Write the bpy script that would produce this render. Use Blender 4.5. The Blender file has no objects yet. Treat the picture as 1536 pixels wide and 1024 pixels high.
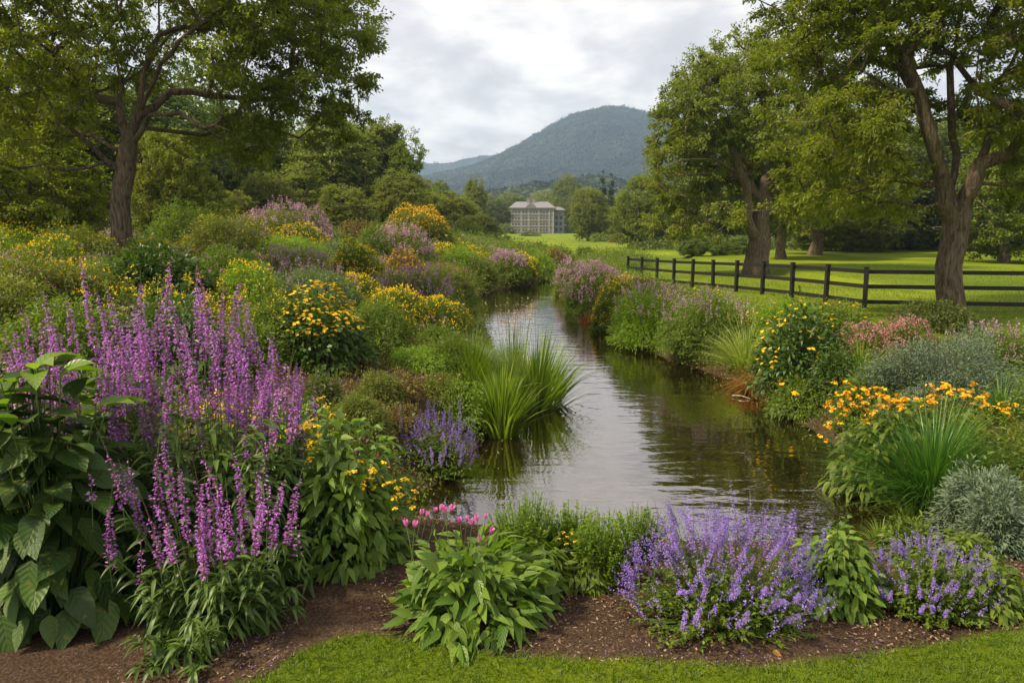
import bpy, math
import numpy as np
from mathutils import Vector
R = math.radians
sc = bpy.context.scene
# ------------------------------------------------------------------ camera
CAMZ = 2.0; PITCH = R(8.6); F = 1100.0
cam = bpy.data.cameras.new('camera'); camo = bpy.data.objects.new('camera', cam)
sc.collection.objects.link(camo); sc.camera = camo
camo.location = (0, 0, CAMZ); camo.rotation_euler = (R(90) - PITCH, 0, 0)
cam.sensor_width = 36; cam.lens = 36 * F / 1536; cam.clip_start = 0.05; cam.clip_end = 12000
# ------------------------------------------------------------------ sky and sun
SUN_EL = R(47); SUN_AZ = math.atan2(-0.90, -0.30)      # azimuth clockwise from +Y (negative = left)
SKY_STR = 0.10; SUN_STR = 5.0; EXPOSURE = 0.86
world = bpy.data.worlds.new('World'); sc.world = world; world.use_nodes = True
def N(nt, kind, **kw):
    n = nt.nodes.new(kind)
    for k, v in kw.items():
        if k.startswith('i_'):
            n.inputs[k[2:].replace('_', ' ')].default_value = v
        else:
            setattr(n, k, v)
    return n
def ramp(nt, stops, fac=None, interp='LINEAR'):
    n = nt.nodes.new('ShaderNodeValToRGB'); e = n.color_ramp.elements; n.color_ramp.interpolation = interp
    while len(e) > 1: e.remove(e[-1])
    e[0].position = stops[0][0]; e[0].color = tuple(stops[0][1]) + (1,)
    for p, c in stops[1:]:
        x = e.new(p); x.color = tuple(c) + (1,)
    if fac is not None: nt.links.new(fac, n.inputs['Fac'])
    return n
def math_node(nt, op, a, b=None):
    n = nt.nodes.new('ShaderNodeMath'); n.operation = op
    for i, x in enumerate((a, b)):
        if x is None: continue
        if isinstance(x, (int, float)): n.inputs[i].default_value = x
        else: nt.links.new(x, n.inputs[i])
    return n.outputs[0]
def make_world():
    nt = world.node_tree; nt.nodes.clear(); L = nt.links.new
    out = N(nt, 'ShaderNodeOutputWorld'); bg = N(nt, 'ShaderNodeBackground'); bg.inputs['Strength'].default_value = SKY_STR
    sky = N(nt, 'ShaderNodeTexSky'); sky.sky_type = 'NISHITA'; sky.sun_disc = False
    sky.sun_elevation = SUN_EL; sky.sun_rotation = SUN_AZ; sky.dust_density = 2.0
    tc = N(nt, 'ShaderNodeTexCoord'); sep = N(nt, 'ShaderNodeSeparateXYZ'); L(tc.outputs['Generated'], sep.inputs[0])
    z = math_node(nt, 'ADD', math_node(nt, 'MAXIMUM', sep.outputs['Z'], 0.0), 0.28)
    cx = math_node(nt, 'DIVIDE', sep.outputs['X'], z); cy = math_node(nt, 'DIVIDE', sep.outputs['Y'], z)
    cv = N(nt, 'ShaderNodeCombineXYZ'); L(cx, cv.inputs[0]); L(cy, cv.inputs[1])
    n1 = N(nt, 'ShaderNodeTexNoise'); n1.inputs['Scale'].default_value = 4.0; n1.inputs['Detail'].default_value = 8; n1.inputs['Roughness'].default_value = 0.58
    n1.inputs['Distortion'].default_value = 0.25; L(cv.outputs[0], n1.inputs['Vector'])
    n2 = N(nt, 'ShaderNodeTexNoise'); n2.inputs['Scale'].default_value = 0.8; n2.inputs['Detail'].default_value = 4; L(cv.outputs[0], n2.inputs['Vector'])
    s = math_node(nt, 'ADD', math_node(nt, 'MULTIPLY', n1.outputs['Fac'], 0.65), math_node(nt, 'MULTIPLY', n2.outputs['Fac'], 0.35))
    # cloud deck radiance (divided by the background strength)
    k = 1 / SKY_STR
    cr = ramp(nt, [(0.40, (0.47*k, 0.44*k, 0.445*k)), (0.47, (0.56*k, 0.52*k, 0.515*k)), (0.52, (0.67*k, 0.62*k, 0.59*k)), (0.60, (0.84*k, 0.77*k, 0.70*k))], s)
    cov = ramp(nt, [(0.55, (0.96,)*3), (0.75, (0.88,)*3)], n2.outputs['Fac'])
    mx = N(nt, 'ShaderNodeMixRGB'); L(cov.outputs[0], mx.inputs['Fac']); L(sky.outputs[0], mx.inputs[1]); L(cr.outputs[0], mx.inputs[2])
    L(mx.outputs[0], bg.inputs['Color']); L(bg.outputs[0], out.inputs[0])
make_world()
sl = bpy.data.lights.new('sun', 'SUN'); sl.energy = SUN_STR; sl.angle = R(5); sl.color = (1.0, 0.84, 0.56)
so = bpy.data.objects.new('sun', sl); sc.collection.objects.link(so)
sd_ = Vector((math.sin(SUN_AZ) * math.cos(SUN_EL), math.cos(SUN_AZ) * math.cos(SUN_EL), math.sin(SUN_EL)))
so.rotation_euler = sd_.to_track_quat('Z', 'Y').to_euler()
sc.view_settings.view_transform = 'Standard'; sc.view_settings.look = 'None'; sc.view_settings.exposure = EXPOSURE; sc.view_settings.gamma = 1
sc.cycles.max_bounces = 6; sc.cycles.diffuse_bounces = 3; sc.cycles.glossy_bounces = 3; sc.cycles.transmission_bounces = 4
sc.cycles.caustics_reflective = False; sc.cycles.caustics_refractive = False
# ------------------------------------------------------------------ helpers
rng = np.random.default_rng(7)
def nrm(v): return v / np.maximum(np.linalg.norm(v, axis=-1, keepdims=True), 1e-9)
def _h(ix, iy, seed):
    n = (ix.astype(np.int64) * 374761393 + iy.astype(np.int64) * 668265263 + seed * 1442695041) & 0x7fffffff
    n = ((n ^ (n >> 13)) * 1274126177) & 0x7fffffff
    return ((n ^ (n >> 16)) & 0xffff) / 65535.0
def vnoise(x, y, seed=0):
    x = np.asarray(x, float); y = np.asarray(y, float)
    ix = np.floor(x); iy = np.floor(y); fx = x - ix; fy = y - iy
    fx = fx * fx * (3 - 2 * fx); fy = fy * fy * (3 - 2 * fy)
    a = _h(ix, iy, seed); b = _h(ix + 1, iy, seed); c = _h(ix, iy + 1, seed); d = _h(ix + 1, iy + 1, seed)
    return (a * (1 - fx) + b * fx) * (1 - fy) + (c * (1 - fx) + d * fx) * fy
def fbm(x, y, o=4, seed=0):
    s = 0; a = 0.5
    for i in range(o):
        s = s + a * vnoise(x * 2 ** i, y * 2 ** i, seed + i * 17); a *= 0.5
    return s
def sstep(a, b, x):
    t = np.clip((np.asarray(x, float) - a) / (b - a), 0, 1); return t * t * (3 - 2 * t)

class G:
    """collects quads of one mesh"""
    def __init__(s): s.v = []; s.q = []; s.m = []; s.r = []; s.uv = []; s.n = 0
    def add(s, V, Q, mat=0, rnd=0.5, uv=None):
        V = np.asarray(V, np.float32).reshape(-1, 3); Q = np.asarray(Q, np.int64).reshape(-1, 4)
        s.v.append(V); s.q.append(Q + s.n); s.m.append(np.full(len(Q), mat) if np.isscalar(mat) else np.asarray(mat))
        s.r.append(np.full(len(V), rnd, np.float32) if np.isscalar(rnd) else np.asarray(rnd, np.float32))
        s.uv.append(np.zeros((len(V), 2), np.float32) if uv is None else np.asarray(uv, np.float32)); s.n += len(V)
        return s
    def merge(s, g, off=(0, 0, 0), scale=1.0):
        for V, Q, M, r, u in zip(g.v, g.q, g.m, g.r, g.uv): pass
        V = np.concatenate(g.v) * scale + np.array(off, np.float32)
        s.v.append(V.astype(np.float32)); s.q.append(np.concatenate(g.q) + s.n); s.m.append(np.concatenate(g.m)); s.r.append(np.concatenate(g.r)); s.uv.append(np.concatenate(g.uv)); s.n += len(V)
        return s
    def mesh(s, name, mats, smooth=False):
        me = bpy.data.meshes.new(name)
        if not s.v: return me
        V = np.concatenate(s.v); Q = np.concatenate(s.q); M = np.concatenate(s.m); r = np.concatenate(s.r); uv = np.concatenate(s.uv)
        me.vertices.add(len(V)); me.vertices.foreach_set('co', V.astype(np.float32).ravel())
        me.loops.add(Q.size); me.loops.foreach_set('vertex_index', Q.ravel().astype(np.int32))
        me.polygons.add(len(Q)); me.polygons.foreach_set('loop_start', (np.arange(len(Q)) * 4).astype(np.int32))
        me.polygons.foreach_set('material_index', M.astype(np.int32))
        me.update(calc_edges=True)
        a = me.attributes.new('rnd', 'FLOAT', 'POINT'); a.data.foreach_set('value', r)
        u = me.uv_layers.new(name='UVMap'); u.data.foreach_set('uv', uv[Q.ravel()].ravel())
        me.polygons.foreach_set('use_smooth', np.full(len(Q), smooth, dtype=bool))
        for m in (mats if isinstance(mats, (list, tuple)) else [mats]): me.materials.append(m)
        return me
    def obj(s, name, mats, parent=None, smooth=False, loc=None):
        return link(name, s.mesh(name, mats, smooth), parent, loc)
def link(name, data, parent=None, loc=None):
    o = bpy.data.objects.new(name, data); sc.collection.objects.link(o)
    if parent is not None: o.parent = parent
    if loc is not None: o.location = loc
    return o
def tag(o, label=None, cat=None, group=None, kind=None):
    if label: o['label'] = label
    if cat: o['category'] = cat
    if group: o['group'] = group
    if kind: o['kind'] = kind
    return o
def thing(name, label, cat, loc, group=None, rz=0.0, scale=1.0):
    o = link(name, None, None, loc); o.empty_display_size = 0.1
    o.rotation_euler = (0, 0, rz); o.scale = (scale,) * 3 if np.isscalar(scale) else scale
    return tag(o, label, cat, group)

def leaves(g, P, D, Nn, L, W, mat=0, seg=1, droop=0.0, fold=0.15, rnd=None, prof=None, twist=0.0):
    """vectorised leaves: P base, D axis, Nn face normal; seg=1 gives a folded diamond"""
    n = len(P)
    if n == 0: return
    D = nrm(D); S = nrm(np.cross(D, Nn)); U = np.cross(S, D)
    L = np.broadcast_to(np.asarray(L, float), (n,))[:, None]; W = np.broadcast_to(np.asarray(W, float), (n,))[:, None]
    if rnd is None: rnd = rng.random(n)
    if seg == 1:
        m = P + D * L * 0.45
        V = np.stack([P, m + S * W * .5 + U * W * fold, P + D * L - np.array([0, 0, 1.]) * L * droop, m - S * W * .5 + U * W * fold], 1)
        g.add(V.reshape(-1, 3), np.arange(n * 4).reshape(-1, 4), mat, np.repeat(rnd, 4), np.tile(np.array([[0, 0], [1, .45], [0, 1], [-1, .45]]), (n, 1)))
        return
    t = np.linspace(0, 1, seg + 1)
    w = np.interp(t, *prof) if prof is not None else np.sin(np.pi * np.clip(t * 0.97 + 0.03, 0, 1) ** 0.75)
    V = np.zeros((n, seg + 1, 3, 3)); Z = np.array([0, 0, 1.])
    dr = np.broadcast_to(np.asarray(droop, float), (n,))[:, None]
    for i, ti in enumerate(t):
        c = P + D * L * ti - Z * L * dr * ti * ti
        e = S * W * (.5 * w[i]); up = U * W * fold * w[i]
        V[:, i, 0] = c - e + up; V[:, i, 1] = c; V[:, i, 2] = c + e + up
    uv = np.zeros((n, seg + 1, 3, 2)); uv[..., 1] = t[None, :, None]; uv[:, :, 0, 0] = -1; uv[:, :, 2, 0] = 1
    q = []
    for i in range(seg):
        a = i * 3
        q += [[a, a + 1, a + 4, a + 3], [a + 1, a + 2, a + 5, a + 4]]
    q = np.array(q)[None] + (np.arange(n) * (seg + 1) * 3)[:, None, None]
    g.add(V.reshape(-1, 3), q.reshape(-1, 4), mat, np.repeat(rnd, (seg + 1) * 3), uv.reshape(-1, 2))
def tube(g, pts, rad, sides=6, mat=0, rnd=0.5, flare=None):
    pts = np.asarray(pts, float); rad = np.asarray(rad, float); n = len(pts)
    T = nrm(np.gradient(pts, axis=0)); ref = np.array([0.0, 1.0, 0.1]) if abs(T[0, 1]) < .8 else np.array([1.0, 0, 0])
    a = nrm(np.cross(T, ref)); b = np.cross(T, a)
    th = np.linspace(0, 2 * np.pi, sides, endpoint=False)
    rr = rad[:, None] * np.ones((1, sides))
    if flare is not None: rr = rr * flare(np.arange(n)[:, None], th[None, :])
    V = pts[:, None] + (a[:, None] * np.cos(th)[None, :, None] + b[:, None] * np.sin(th)[None, :, None]) * rr[..., None]
    i = np.arange(n - 1)[:, None]; j = np.arange(sides)[None]; jn = (j + 1) % sides
    Q = np.stack([i * sides + j, i * sides + jn, (i + 1) * sides + jn, (i + 1) * sides + j], -1).reshape(-1, 4)
    d = np.concatenate([[0], np.cumsum(np.linalg.norm(np.diff(pts, axis=0), axis=1))])
    uv = np.stack([np.broadcast_to(th[None] / 6.283, (n, sides)), np.broadcast_to(d[:, None], (n, sides))], -1)
    g.add(V.reshape(-1, 3), Q, mat, rnd, uv.reshape(-1, 2))
def tubes(g, A, B, ra, rb, sides=3, mat=0, C=None, rnd=.5):
    """many thin tapered stems at once, bent through C (optional mid points)"""
    n = len(A)
    pts = [A, B] if C is None else [A, .25 * A + .5 * C + .25 * B, B]
    rs = [ra, rb] if C is None else [ra, (ra + rb) / 2, rb]
    T = nrm(B - A); ref = np.where(np.abs(T[:, 2:3]) < .8, np.array([[0, 0, 1.]]), np.array([[1., 0, 0]])); a = nrm(np.cross(T, ref)); b = np.cross(T, a)
    th = np.linspace(0, 2 * np.pi, sides, endpoint=False)
    V = np.stack([p[:, None] + (a[:, None] * np.cos(th)[None, :, None] + b[:, None] * np.sin(th)[None, :, None]) * np.reshape(r, (-1, 1, 1)) for p, r in zip(pts, rs)], 1)
    k = len(pts); q = []
    for i in range(k - 1):
        for j in range(sides): q.append([i * sides + j, i * sides + (j + 1) % sides, (i + 1) * sides + (j + 1) % sides, (i + 1) * sides + j])
    q = np.array(q)[None] + (np.arange(n) * k * sides)[:, None, None]
    g.add(V.reshape(-1, 3), q.reshape(-1, 4), mat, rnd)
def box(g, c, s, mat=0, rz=0.0, rnd=.5):
    c = np.array(c, float); s = np.array(s, float) / 2
    V = np.array([[x, y, z] for z in (-1, 1) for y in (-1, 1) for x in (-1, 1)]) * s
    ca, sa = math.cos(rz), math.sin(rz); V = np.stack([V[:, 0] * ca - V[:, 1] * sa, V[:, 0] * sa + V[:, 1] * ca, V[:, 2]], 1) + c
    g.add(V, [[0, 2, 3, 1], [4, 5, 7, 6], [0, 1, 5, 4], [2, 6, 7, 3], [0, 4, 6, 2], [1, 3, 7, 5]], mat, rnd)
# ------------------------------------------------------------------ materials
MATS = {}
def newmat(name):
    m = bpy.data.materials.new(name); m.use_nodes = True; m.node_tree.nodes.clear()
    nt = m.node_tree; out = N(nt, 'ShaderNodeOutputMaterial'); return m, nt, out
def leafmat(name, cols, tr=0.38, rough=0.5, spec=0.35, vein=False, trc=(1.5, 1.7, 0.6), objvar=0.0):
    """cols: base colours across the leaves; light passes through as a yellower green"""
    m, nt, out = newmat(name); L = nt.links.new
    at = N(nt, 'ShaderNodeAttribute'); at.attribute_name = 'rnd'
    k = len(cols); cols = [tuple(min(x * GAIN, .95) for x in c) for c in cols] if not name in FLOWERS else cols; cr = ramp(nt, [(i / max(k - 1, 1), c) for i, c in enumerate(cols)], at.outputs['Fac'])
    col = cr.outputs[0]
    geo = N(nt, 'ShaderNodeNewGeometry'); tx = N(nt, 'ShaderNodeTexNoise'); tx.inputs['Scale'].default_value = 1.3; tx.inputs['Detail'].default_value = 2
    tcg = N(nt, 'ShaderNodeTexCoord'); L(tcg.outputs['Object'], tx.inputs['Vector'])
    hs = N(nt, 'ShaderNodeHueSaturation'); L(col, hs.inputs['Color'])
    L(math_node(nt, 'ADD', math_node(nt, 'MULTIPLY', tx.outputs['Fac'], 0.7), 0.65), hs.inputs['Value'])
    if objvar:
        oi = N(nt, 'ShaderNodeObjectInfo'); L(math_node(nt, 'ADD', math_node(nt, 'MULTIPLY', oi.outputs['Random'], objvar), 0.5 - objvar / 2), hs.inputs['Hue'])
    col = hs.outputs[0]
    bs = N(nt, 'ShaderNodeBsdfPrincipled'); bs.inputs['Roughness'].default_value = rough; bs.inputs['Specular IOR Level'].default_value = spec
    if vein:
        uv = N(nt, 'ShaderNodeUVMap'); sp = N(nt, 'ShaderNodeSeparateXYZ'); L(uv.outputs[0], sp.inputs[0])
        ax = math_node(nt, 'ABSOLUTE', sp.outputs[0])
        s = math_node(nt, 'SINE', math_node(nt, 'SUBTRACT', math_node(nt, 'MULTIPLY', sp.outputs[1], 44.0), math_node(nt, 'MULTIPLY', ax, 11.0)))
        vn = math_node(nt, 'MAXIMUM', math_node(nt, 'SUBTRACT', math_node(nt, 'MULTIPLY', s, 4.0), 3.0), 0.0)
        mid = math_node(nt, 'MAXIMUM', math_node(nt, 'SUBTRACT', 1.0, math_node(nt, 'MULTIPLY', ax, 14.0)), 0.0)
        vv = math_node(nt, 'MINIMUM', math_node(nt, 'ADD', math_node(nt, 'MULTIPLY', vn, 0.5), mid), 1.0)
        mx = N(nt, 'ShaderNodeMixRGB'); mx.blend_type = 'MIX'; L(math_node(nt, 'MULTIPLY', vv, 0.13), mx.inputs[0]); L(col, mx.inputs[1])
        c2 = cols[-1]; mx.inputs[2].default_value = (min(c2[0] * 2.0, 1), min(c2[1] * 1.8, 1), min(c2[2] * 2, 1), 1); col = mx.outputs[0]
        bp = N(nt, 'ShaderNodeBump'); bp.inputs['Strength'].default_value = 0.3; bp.inputs['Distance'].default_value = 0.003
        L(math_node(nt, 'ADD', s, math_node(nt, 'MULTIPLY', mid, -2.0)), bp.inputs['Height']); L(bp.outputs[0], bs.inputs['Normal'])
    if vein:
        ts = N(nt, 'ShaderNodeTexNoise'); ts.inputs['Scale'].default_value = 26; ts.inputs['Detail'].default_value = 3; L(tcg.outputs['Object'], ts.inputs['Vector'])
        my = N(nt, 'ShaderNodeMixRGB'); L(math_node(nt, 'MINIMUM', math_node(nt, 'MAXIMUM', math_node(nt, 'MULTIPLY', math_node(nt, 'SUBTRACT', ts.outputs['Fac'], .61), 6.0), 0.0), .65), my.inputs[0]); L(col, my.inputs[1]); my.inputs[2].default_value = (.16, .15, .02, 1); col = my.outputs[0]
    L(col, bs.inputs['Base Color'])
    if tr > 0:
        t = N(nt, 'ShaderNodeBsdfTranslucent'); mu = N(nt, 'ShaderNodeMixRGB'); mu.blend_type = 'MULTIPLY'; mu.inputs[0].default_value = 1
        L(col, mu.inputs[1]); mu.inputs[2].default_value = trc + (1,); L(mu.outputs[0], t.inputs['Color'])
        ms = N(nt, 'ShaderNodeMixShader'); ms.inputs[0].default_value = tr; L(bs.outputs[0], ms.inputs[1]); L(t.outputs[0], ms.inputs[2]); L(ms.outputs[0], out.inputs[0])
    else: L(bs.outputs[0], out.inputs[0])
    MATS[name] = m; return m
def noisemat(name, stops, scale=5.0, rough=0.8, bump=0.3, dist=0.01, stretch=(1, 1, 1), detail=6, spec=0.3, coord='Object', metallic=0):
    m, nt, out = newmat(name); L = nt.links.new
    tc = N(nt, 'ShaderNodeTexCoord'); mp = N(nt, 'ShaderNodeMapping'); mp.inputs['Scale'].default_value = stretch; L(tc.outputs[coord], mp.inputs[0])
    tx = N(nt, 'ShaderNodeTexNoise'); tx.inputs['Scale'].default_value = scale; tx.inputs['Detail'].default_value = detail; tx.inputs['Roughness'].default_value = .6; L(mp.outputs[0], tx.inputs['Vector'])
    cr = ramp(nt, stops, tx.outputs['Fac'])
    bs = N(nt, 'ShaderNodeBsdfPrincipled'); bs.inputs['Roughness'].default_value = rough; bs.inputs['Specular IOR Level'].default_value = spec; bs.inputs['Metallic'].default_value = metallic
    L(cr.outputs[0], bs.inputs['Base Color'])
    bp = N(nt, 'ShaderNodeBump'); bp.inputs['Strength'].default_value = bump; bp.inputs['Distance'].default_value = dist; L(tx.outputs['Fac'], bp.inputs['Height']); L(bp.outputs[0], bs.inputs['Normal'])
    L(bs.outputs[0], out.inputs[0]); MATS[name] = m; return m
GAIN = 1.35; FLOWERS = ('purple', 'purple_bud', 'violet', 'mauve', 'pinkish', 'magenta', 'yellow', 'amber', 'mulch_chip', 'driftwood', 'mountain_forest', 'silver', 'lawn_blade')
# leaves
leafmat('tree_leaf', [(.046, .066, .008), (.080, .104, .012), (.115, .136, .014), (.16, .165, .018)], tr=.45, objvar=.03)
leafmat('hero_leaf', [(.044, .064, .007), (.074, .100, .010), (.108, .130, .012), (.16, .17, .015)], tr=.55, trc=(1.8, 1.9, .5))
leafmat('dark_leaf', [(.032, .048, .010), (.056, .076, .014), (.086, .105, .018)], tr=.35, objvar=.03)
leafmat('olive_leaf', [(.065, .080, .016), (.105, .122, .02), (.155, .165, .026)], tr=.4, objvar=.02)
leafmat('salvia_leaf', [(.028, .058, .012), (.052, .092, .016), (.088, .135, .028)], tr=.35, rough=.45)
leafmat('pale_leaf', [(.07, .10, .03), (.11, .15, .04), (.16, .19, .05)], tr=.4)
leafmat('conifer_leaf', [(.012, .030, .012), (.022, .045, .015)], tr=.15)
leafmat('green', [(.045, .075, .010), (.080, .12, .013), (.13, .17, .018)], tr=.4)
leafmat('deep', [(.022, .046, .010), (.038, .074, .012), (.06, .105, .016)], tr=.3, rough=.42)
leafmat('lime', [(.07, .13, .012), (.12, .19, .016), (.19, .25, .022)], tr=.45)
leafmat('grey_green', [(.055, .09, .045), (.09, .13, .06), (.13, .17, .08)], tr=.35)
leafmat('silver', [(.080, .120, .070), (.13, .18, .115), (.20, .255, .18)], tr=.25, rough=.6, spec=.2, trc=(1, 1.1, .9))
leafmat('big_deep', [(.014, .034, .007), (.026, .056, .009), (.045, .085, .013)], tr=.25, rough=.5, spec=.3, vein=True)
leafmat('big_lime', [(.055, .105, .012), (.09, .15, .016), (.13, .195, .022)], tr=.4, rough=.4, spec=.5, vein=True)
leafmat('big_green', [(.040, .085, .010), (.07, .125, .013), (.115, .18, .02)], tr=.35, rough=.48, spec=.35, vein=True)
leafmat('blade', [(.060, .10, .010), (.105, .16, .014), (.18, .235, .022)], tr=.4, rough=.4, spec=.45)
leafmat('blade_dark', [(.025, .075, .012), (.045, .11, .016), (.08, .16, .02)], tr=.35, rough=.38, spec=.5)
leafmat('blade_pale', [(.13, .19, .03), (.22, .27, .05), (.33, .36, .10)], tr=.4)
leafmat('rust', [(.16, .05, .012), (.26, .10, .018), (.30, .17, .03)], tr=.35, trc=(1.4, 1.1, .6))
leafmat('brown_leaf', [(.09, .06, .02), (.14, .10, .03), (.14, .15, .03)], tr=.3, trc=(1.2, 1.1, .6))
leafmat('lawn_blade', [(.050, .095, .008), (.085, .14, .010), (.15, .19, .02)], tr=.4, rough=.5)
# petals
PT = dict(tr=.35, rough=.6, spec=.2, trc=(1.2, 1.1, 1.2))
leafmat('purple', [(.32, .08, .38), (.50, .17, .60), (.66, .36, .78)], **PT)
leafmat('purple_bud', [(.16, .04, .10), (.32, .08, .22)], **PT)
leafmat('violet', [(.15, .095, .37), (.25, .16, .54), (.41, .29, .72)], **PT)
leafmat('mauve', [(.30, .16, .23), (.42, .25, .36), (.56, .39, .50)], **PT)
leafmat('pinkish', [(.34, .12, .15), (.46, .18, .22), (.55, .30, .32)], **PT)
leafmat('magenta', [(.46, .07, .30), (.62, .15, .44), (.78, .42, .64)], **PT)
leafmat('yellow', [(.68, .42, .006), (.86, .60, .010), (.92, .70, .03)], tr=.3, trc=(1.1, 1.1, .8), spec=.2)
leafmat('amber', [(.74, .32, .006), (.90, .48, .008), (.92, .58, .02)], tr=.3, trc=(1.1, 1.1, .8), spec=.2)
leafmat('stem', [(.05, .09, .02), (.09, .13, .03)], tr=.1)
leafmat('stem_dark', [(.05, .035, .03), (.09, .055, .04)], tr=.05)
leafmat('straw', [(.38, .27, .09), (.52, .38, .15), (.62, .48, .22)], tr=.3, trc=(1.1, 1.1, .8))
noisemat('cone_brown', [(.3, (.05, .02, .008)), (.7, (.12, .05, .015))], 200)
def barkmat():
    m, nt, out = newmat('bark'); L = nt.links.new
    tc = N(nt, 'ShaderNodeTexCoord'); mp = N(nt, 'ShaderNodeMapping'); mp.inputs['Scale'].default_value = (9, 9, 1.6); L(tc.outputs['Object'], mp.inputs[0])
    tx = N(nt, 'ShaderNodeTexNoise'); tx.inputs['Scale'].default_value = 2.2; tx.inputs['Detail'].default_value = 8; tx.inputs['Roughness'].default_value = .65; tx.inputs['Distortion'].default_value = .6; L(mp.outputs[0], tx.inputs['Vector'])
    t2 = N(nt, 'ShaderNodeTexNoise'); t2.inputs['Scale'].default_value = .9; t2.inputs['Detail'].default_value = 3; L(tc.outputs['Object'], t2.inputs['Vector'])
    cr = ramp(nt, [(.32, (.034, .026, .018)), (.48, (.11, .084, .058)), (.62, (.19, .150, .105)), (.8, (.27, .225, .165))], tx.outputs['Fac'])
    mx = N(nt, 'ShaderNodeMixRGB'); L(math_node(nt, 'MULTIPLY', math_node(nt, 'GREATER_THAN', t2.outputs['Fac'], .56), .35), mx.inputs[0]); L(cr.outputs[0], mx.inputs[1]); mx.inputs[2].default_value = (.08, .085, .035, 1)
    bs = N(nt, 'ShaderNodeBsdfPrincipled'); bs.inputs['Roughness'].default_value = .9; bs.inputs['Specular IOR Level'].default_value = .15; L(mx.outputs[0], bs.inputs['Base Color'])
    bp = N(nt, 'ShaderNodeBump'); bp.inputs['Strength'].default_value = 1; bp.inputs['Distance'].default_value = .05; L(tx.outputs['Fac'], bp.inputs['Height']); L(bp.outputs[0], bs.inputs['Normal'])
    L(bs.outputs[0], out.inputs[0]); MATS['bark'] = m
barkmat()
# ------------------------------------------------------------------ picture rays and the terrain
cp, sp_ = math.cos(PITCH), math.sin(PITCH)
def ray(u, v):
    x = (u - 768) / F; y = (512 - v) / F
    return np.array([x, cp + y * sp_, -sp_ + y * cp])
def at_y(u, v, Y):
    d = ray(u, v); t = Y / d[1]; return np.array([d[0] * t, Y, CAMZ + d[2] * t])
WZ = -0.5
def on_water(u, v):
    d = ray(u, v); t = (WZ - CAMZ) / d[2]; return (d[0] * t, d[1] * t)
LEFT_EDGE = [(640, 752), (700, 706), (728, 676), (752, 645), (762, 600), (750, 552), (728, 512), (706, 480), (708, 452), (728, 440), (758, 433), (800, 427), (828, 419), (850, 411)]
RIGHT_EDGE = [(905, 409), (862, 415), (842, 423), (848, 440), (868, 462), (903, 489), (938, 516), (1008, 545), (1082, 568), (1128, 600), (1180, 632), (1235, 668), (1262, 712), (1312, 752), (1400, 800)]
NEAR_EDGE = [(1250, 822), (1000, 822), (800, 806), (700, 795), (610, 775)]
POLY = np.array([on_water(*p) for p in LEFT_EDGE + RIGHT_EDGE + NEAR_EDGE])
_le = np.array([on_water(*p) for p in LEFT_EDGE]); _re = np.array([on_water(*p) for p in RIGHT_EDGE[::-1]])
def sdf(x, y):
    x = np.asarray(x, float); y = np.asarray(y, float); d = np.full(x.shape, 1e9); ins = np.zeros(x.shape, bool); n = len(POLY)
    for i in range(n):
        a = POLY[i]; b = POLY[(i + 1) % n]; e = b - a
        t = np.clip(((x - a[0]) * e[0] + (y - a[1]) * e[1]) / (e @ e), 0, 1)
        d = np.minimum(d, (x - a[0] - e[0] * t) ** 2 + (y - a[1] - e[1] * t) ** 2)
        c = ((a[1] > y) != (b[1] > y)) & (x < (b[0] - a[0]) * (y - a[1]) / (b[1] - a[1] + 1e-12) + a[0]); ins ^= c
    d = np.sqrt(d); return np.where(ins, -d, d)
def left_x(y): return np.interp(y, _le[:, 1], _le[:, 0])
def right_x(y): return np.interp(y, _re[:, 1], _re[:, 0])
def height(x, y):
    x = np.asarray(x, float); y = np.asarray(y, float); s = sdf(x, y)
    dl = left_x(y) - x
    hill = np.interp(dl, [0, 1.5, 6, 10, 18, 60, 200], [0, .25, 1.05, 1.35, 1.6, 2.4, 6]) * sstep(3.8, 10, y) * (1 - .65 * sstep(38, 80, y))
    base = hill + np.where(dl > 0, 0, 1) * 0
    base = base + 0.95 * sstep(60, 230, y) - .25 * sstep(20, 34, y) * (1 - sstep(45, 80, y)) * (x < 14) * (x > left_x(y))
    base = base + .10 * (fbm(x * .12, y * .12, 3, 5) - .45) * sstep(8, 20, y) + .03 * (fbm(x * 1.7, y * 1.7, 2, 9) - .4) * (s < 3)
    out = WZ - .04 + (base - WZ + .04) * sstep(-.05, 1.1, s)
    return np.where(s < 0, WZ - .04 - .45 * sstep(0, .8, -s), out)
def hz(x, y): return float(height(np.array([x]), np.array([y]))[0])
def ground(u, v):
    d = ray(u, v); t = np.concatenate([np.arange(1.5, 60, .02), np.arange(60, 900, .5)]); z = CAMZ + d[2] * t
    h = height(d[0] * t, d[1] * t); k = np.argmax(z <= h)
    if not (z <= h).any(): k = len(t) - 1
    return np.array([d[0] * t[k], d[1] * t[k], h[k]])
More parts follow.
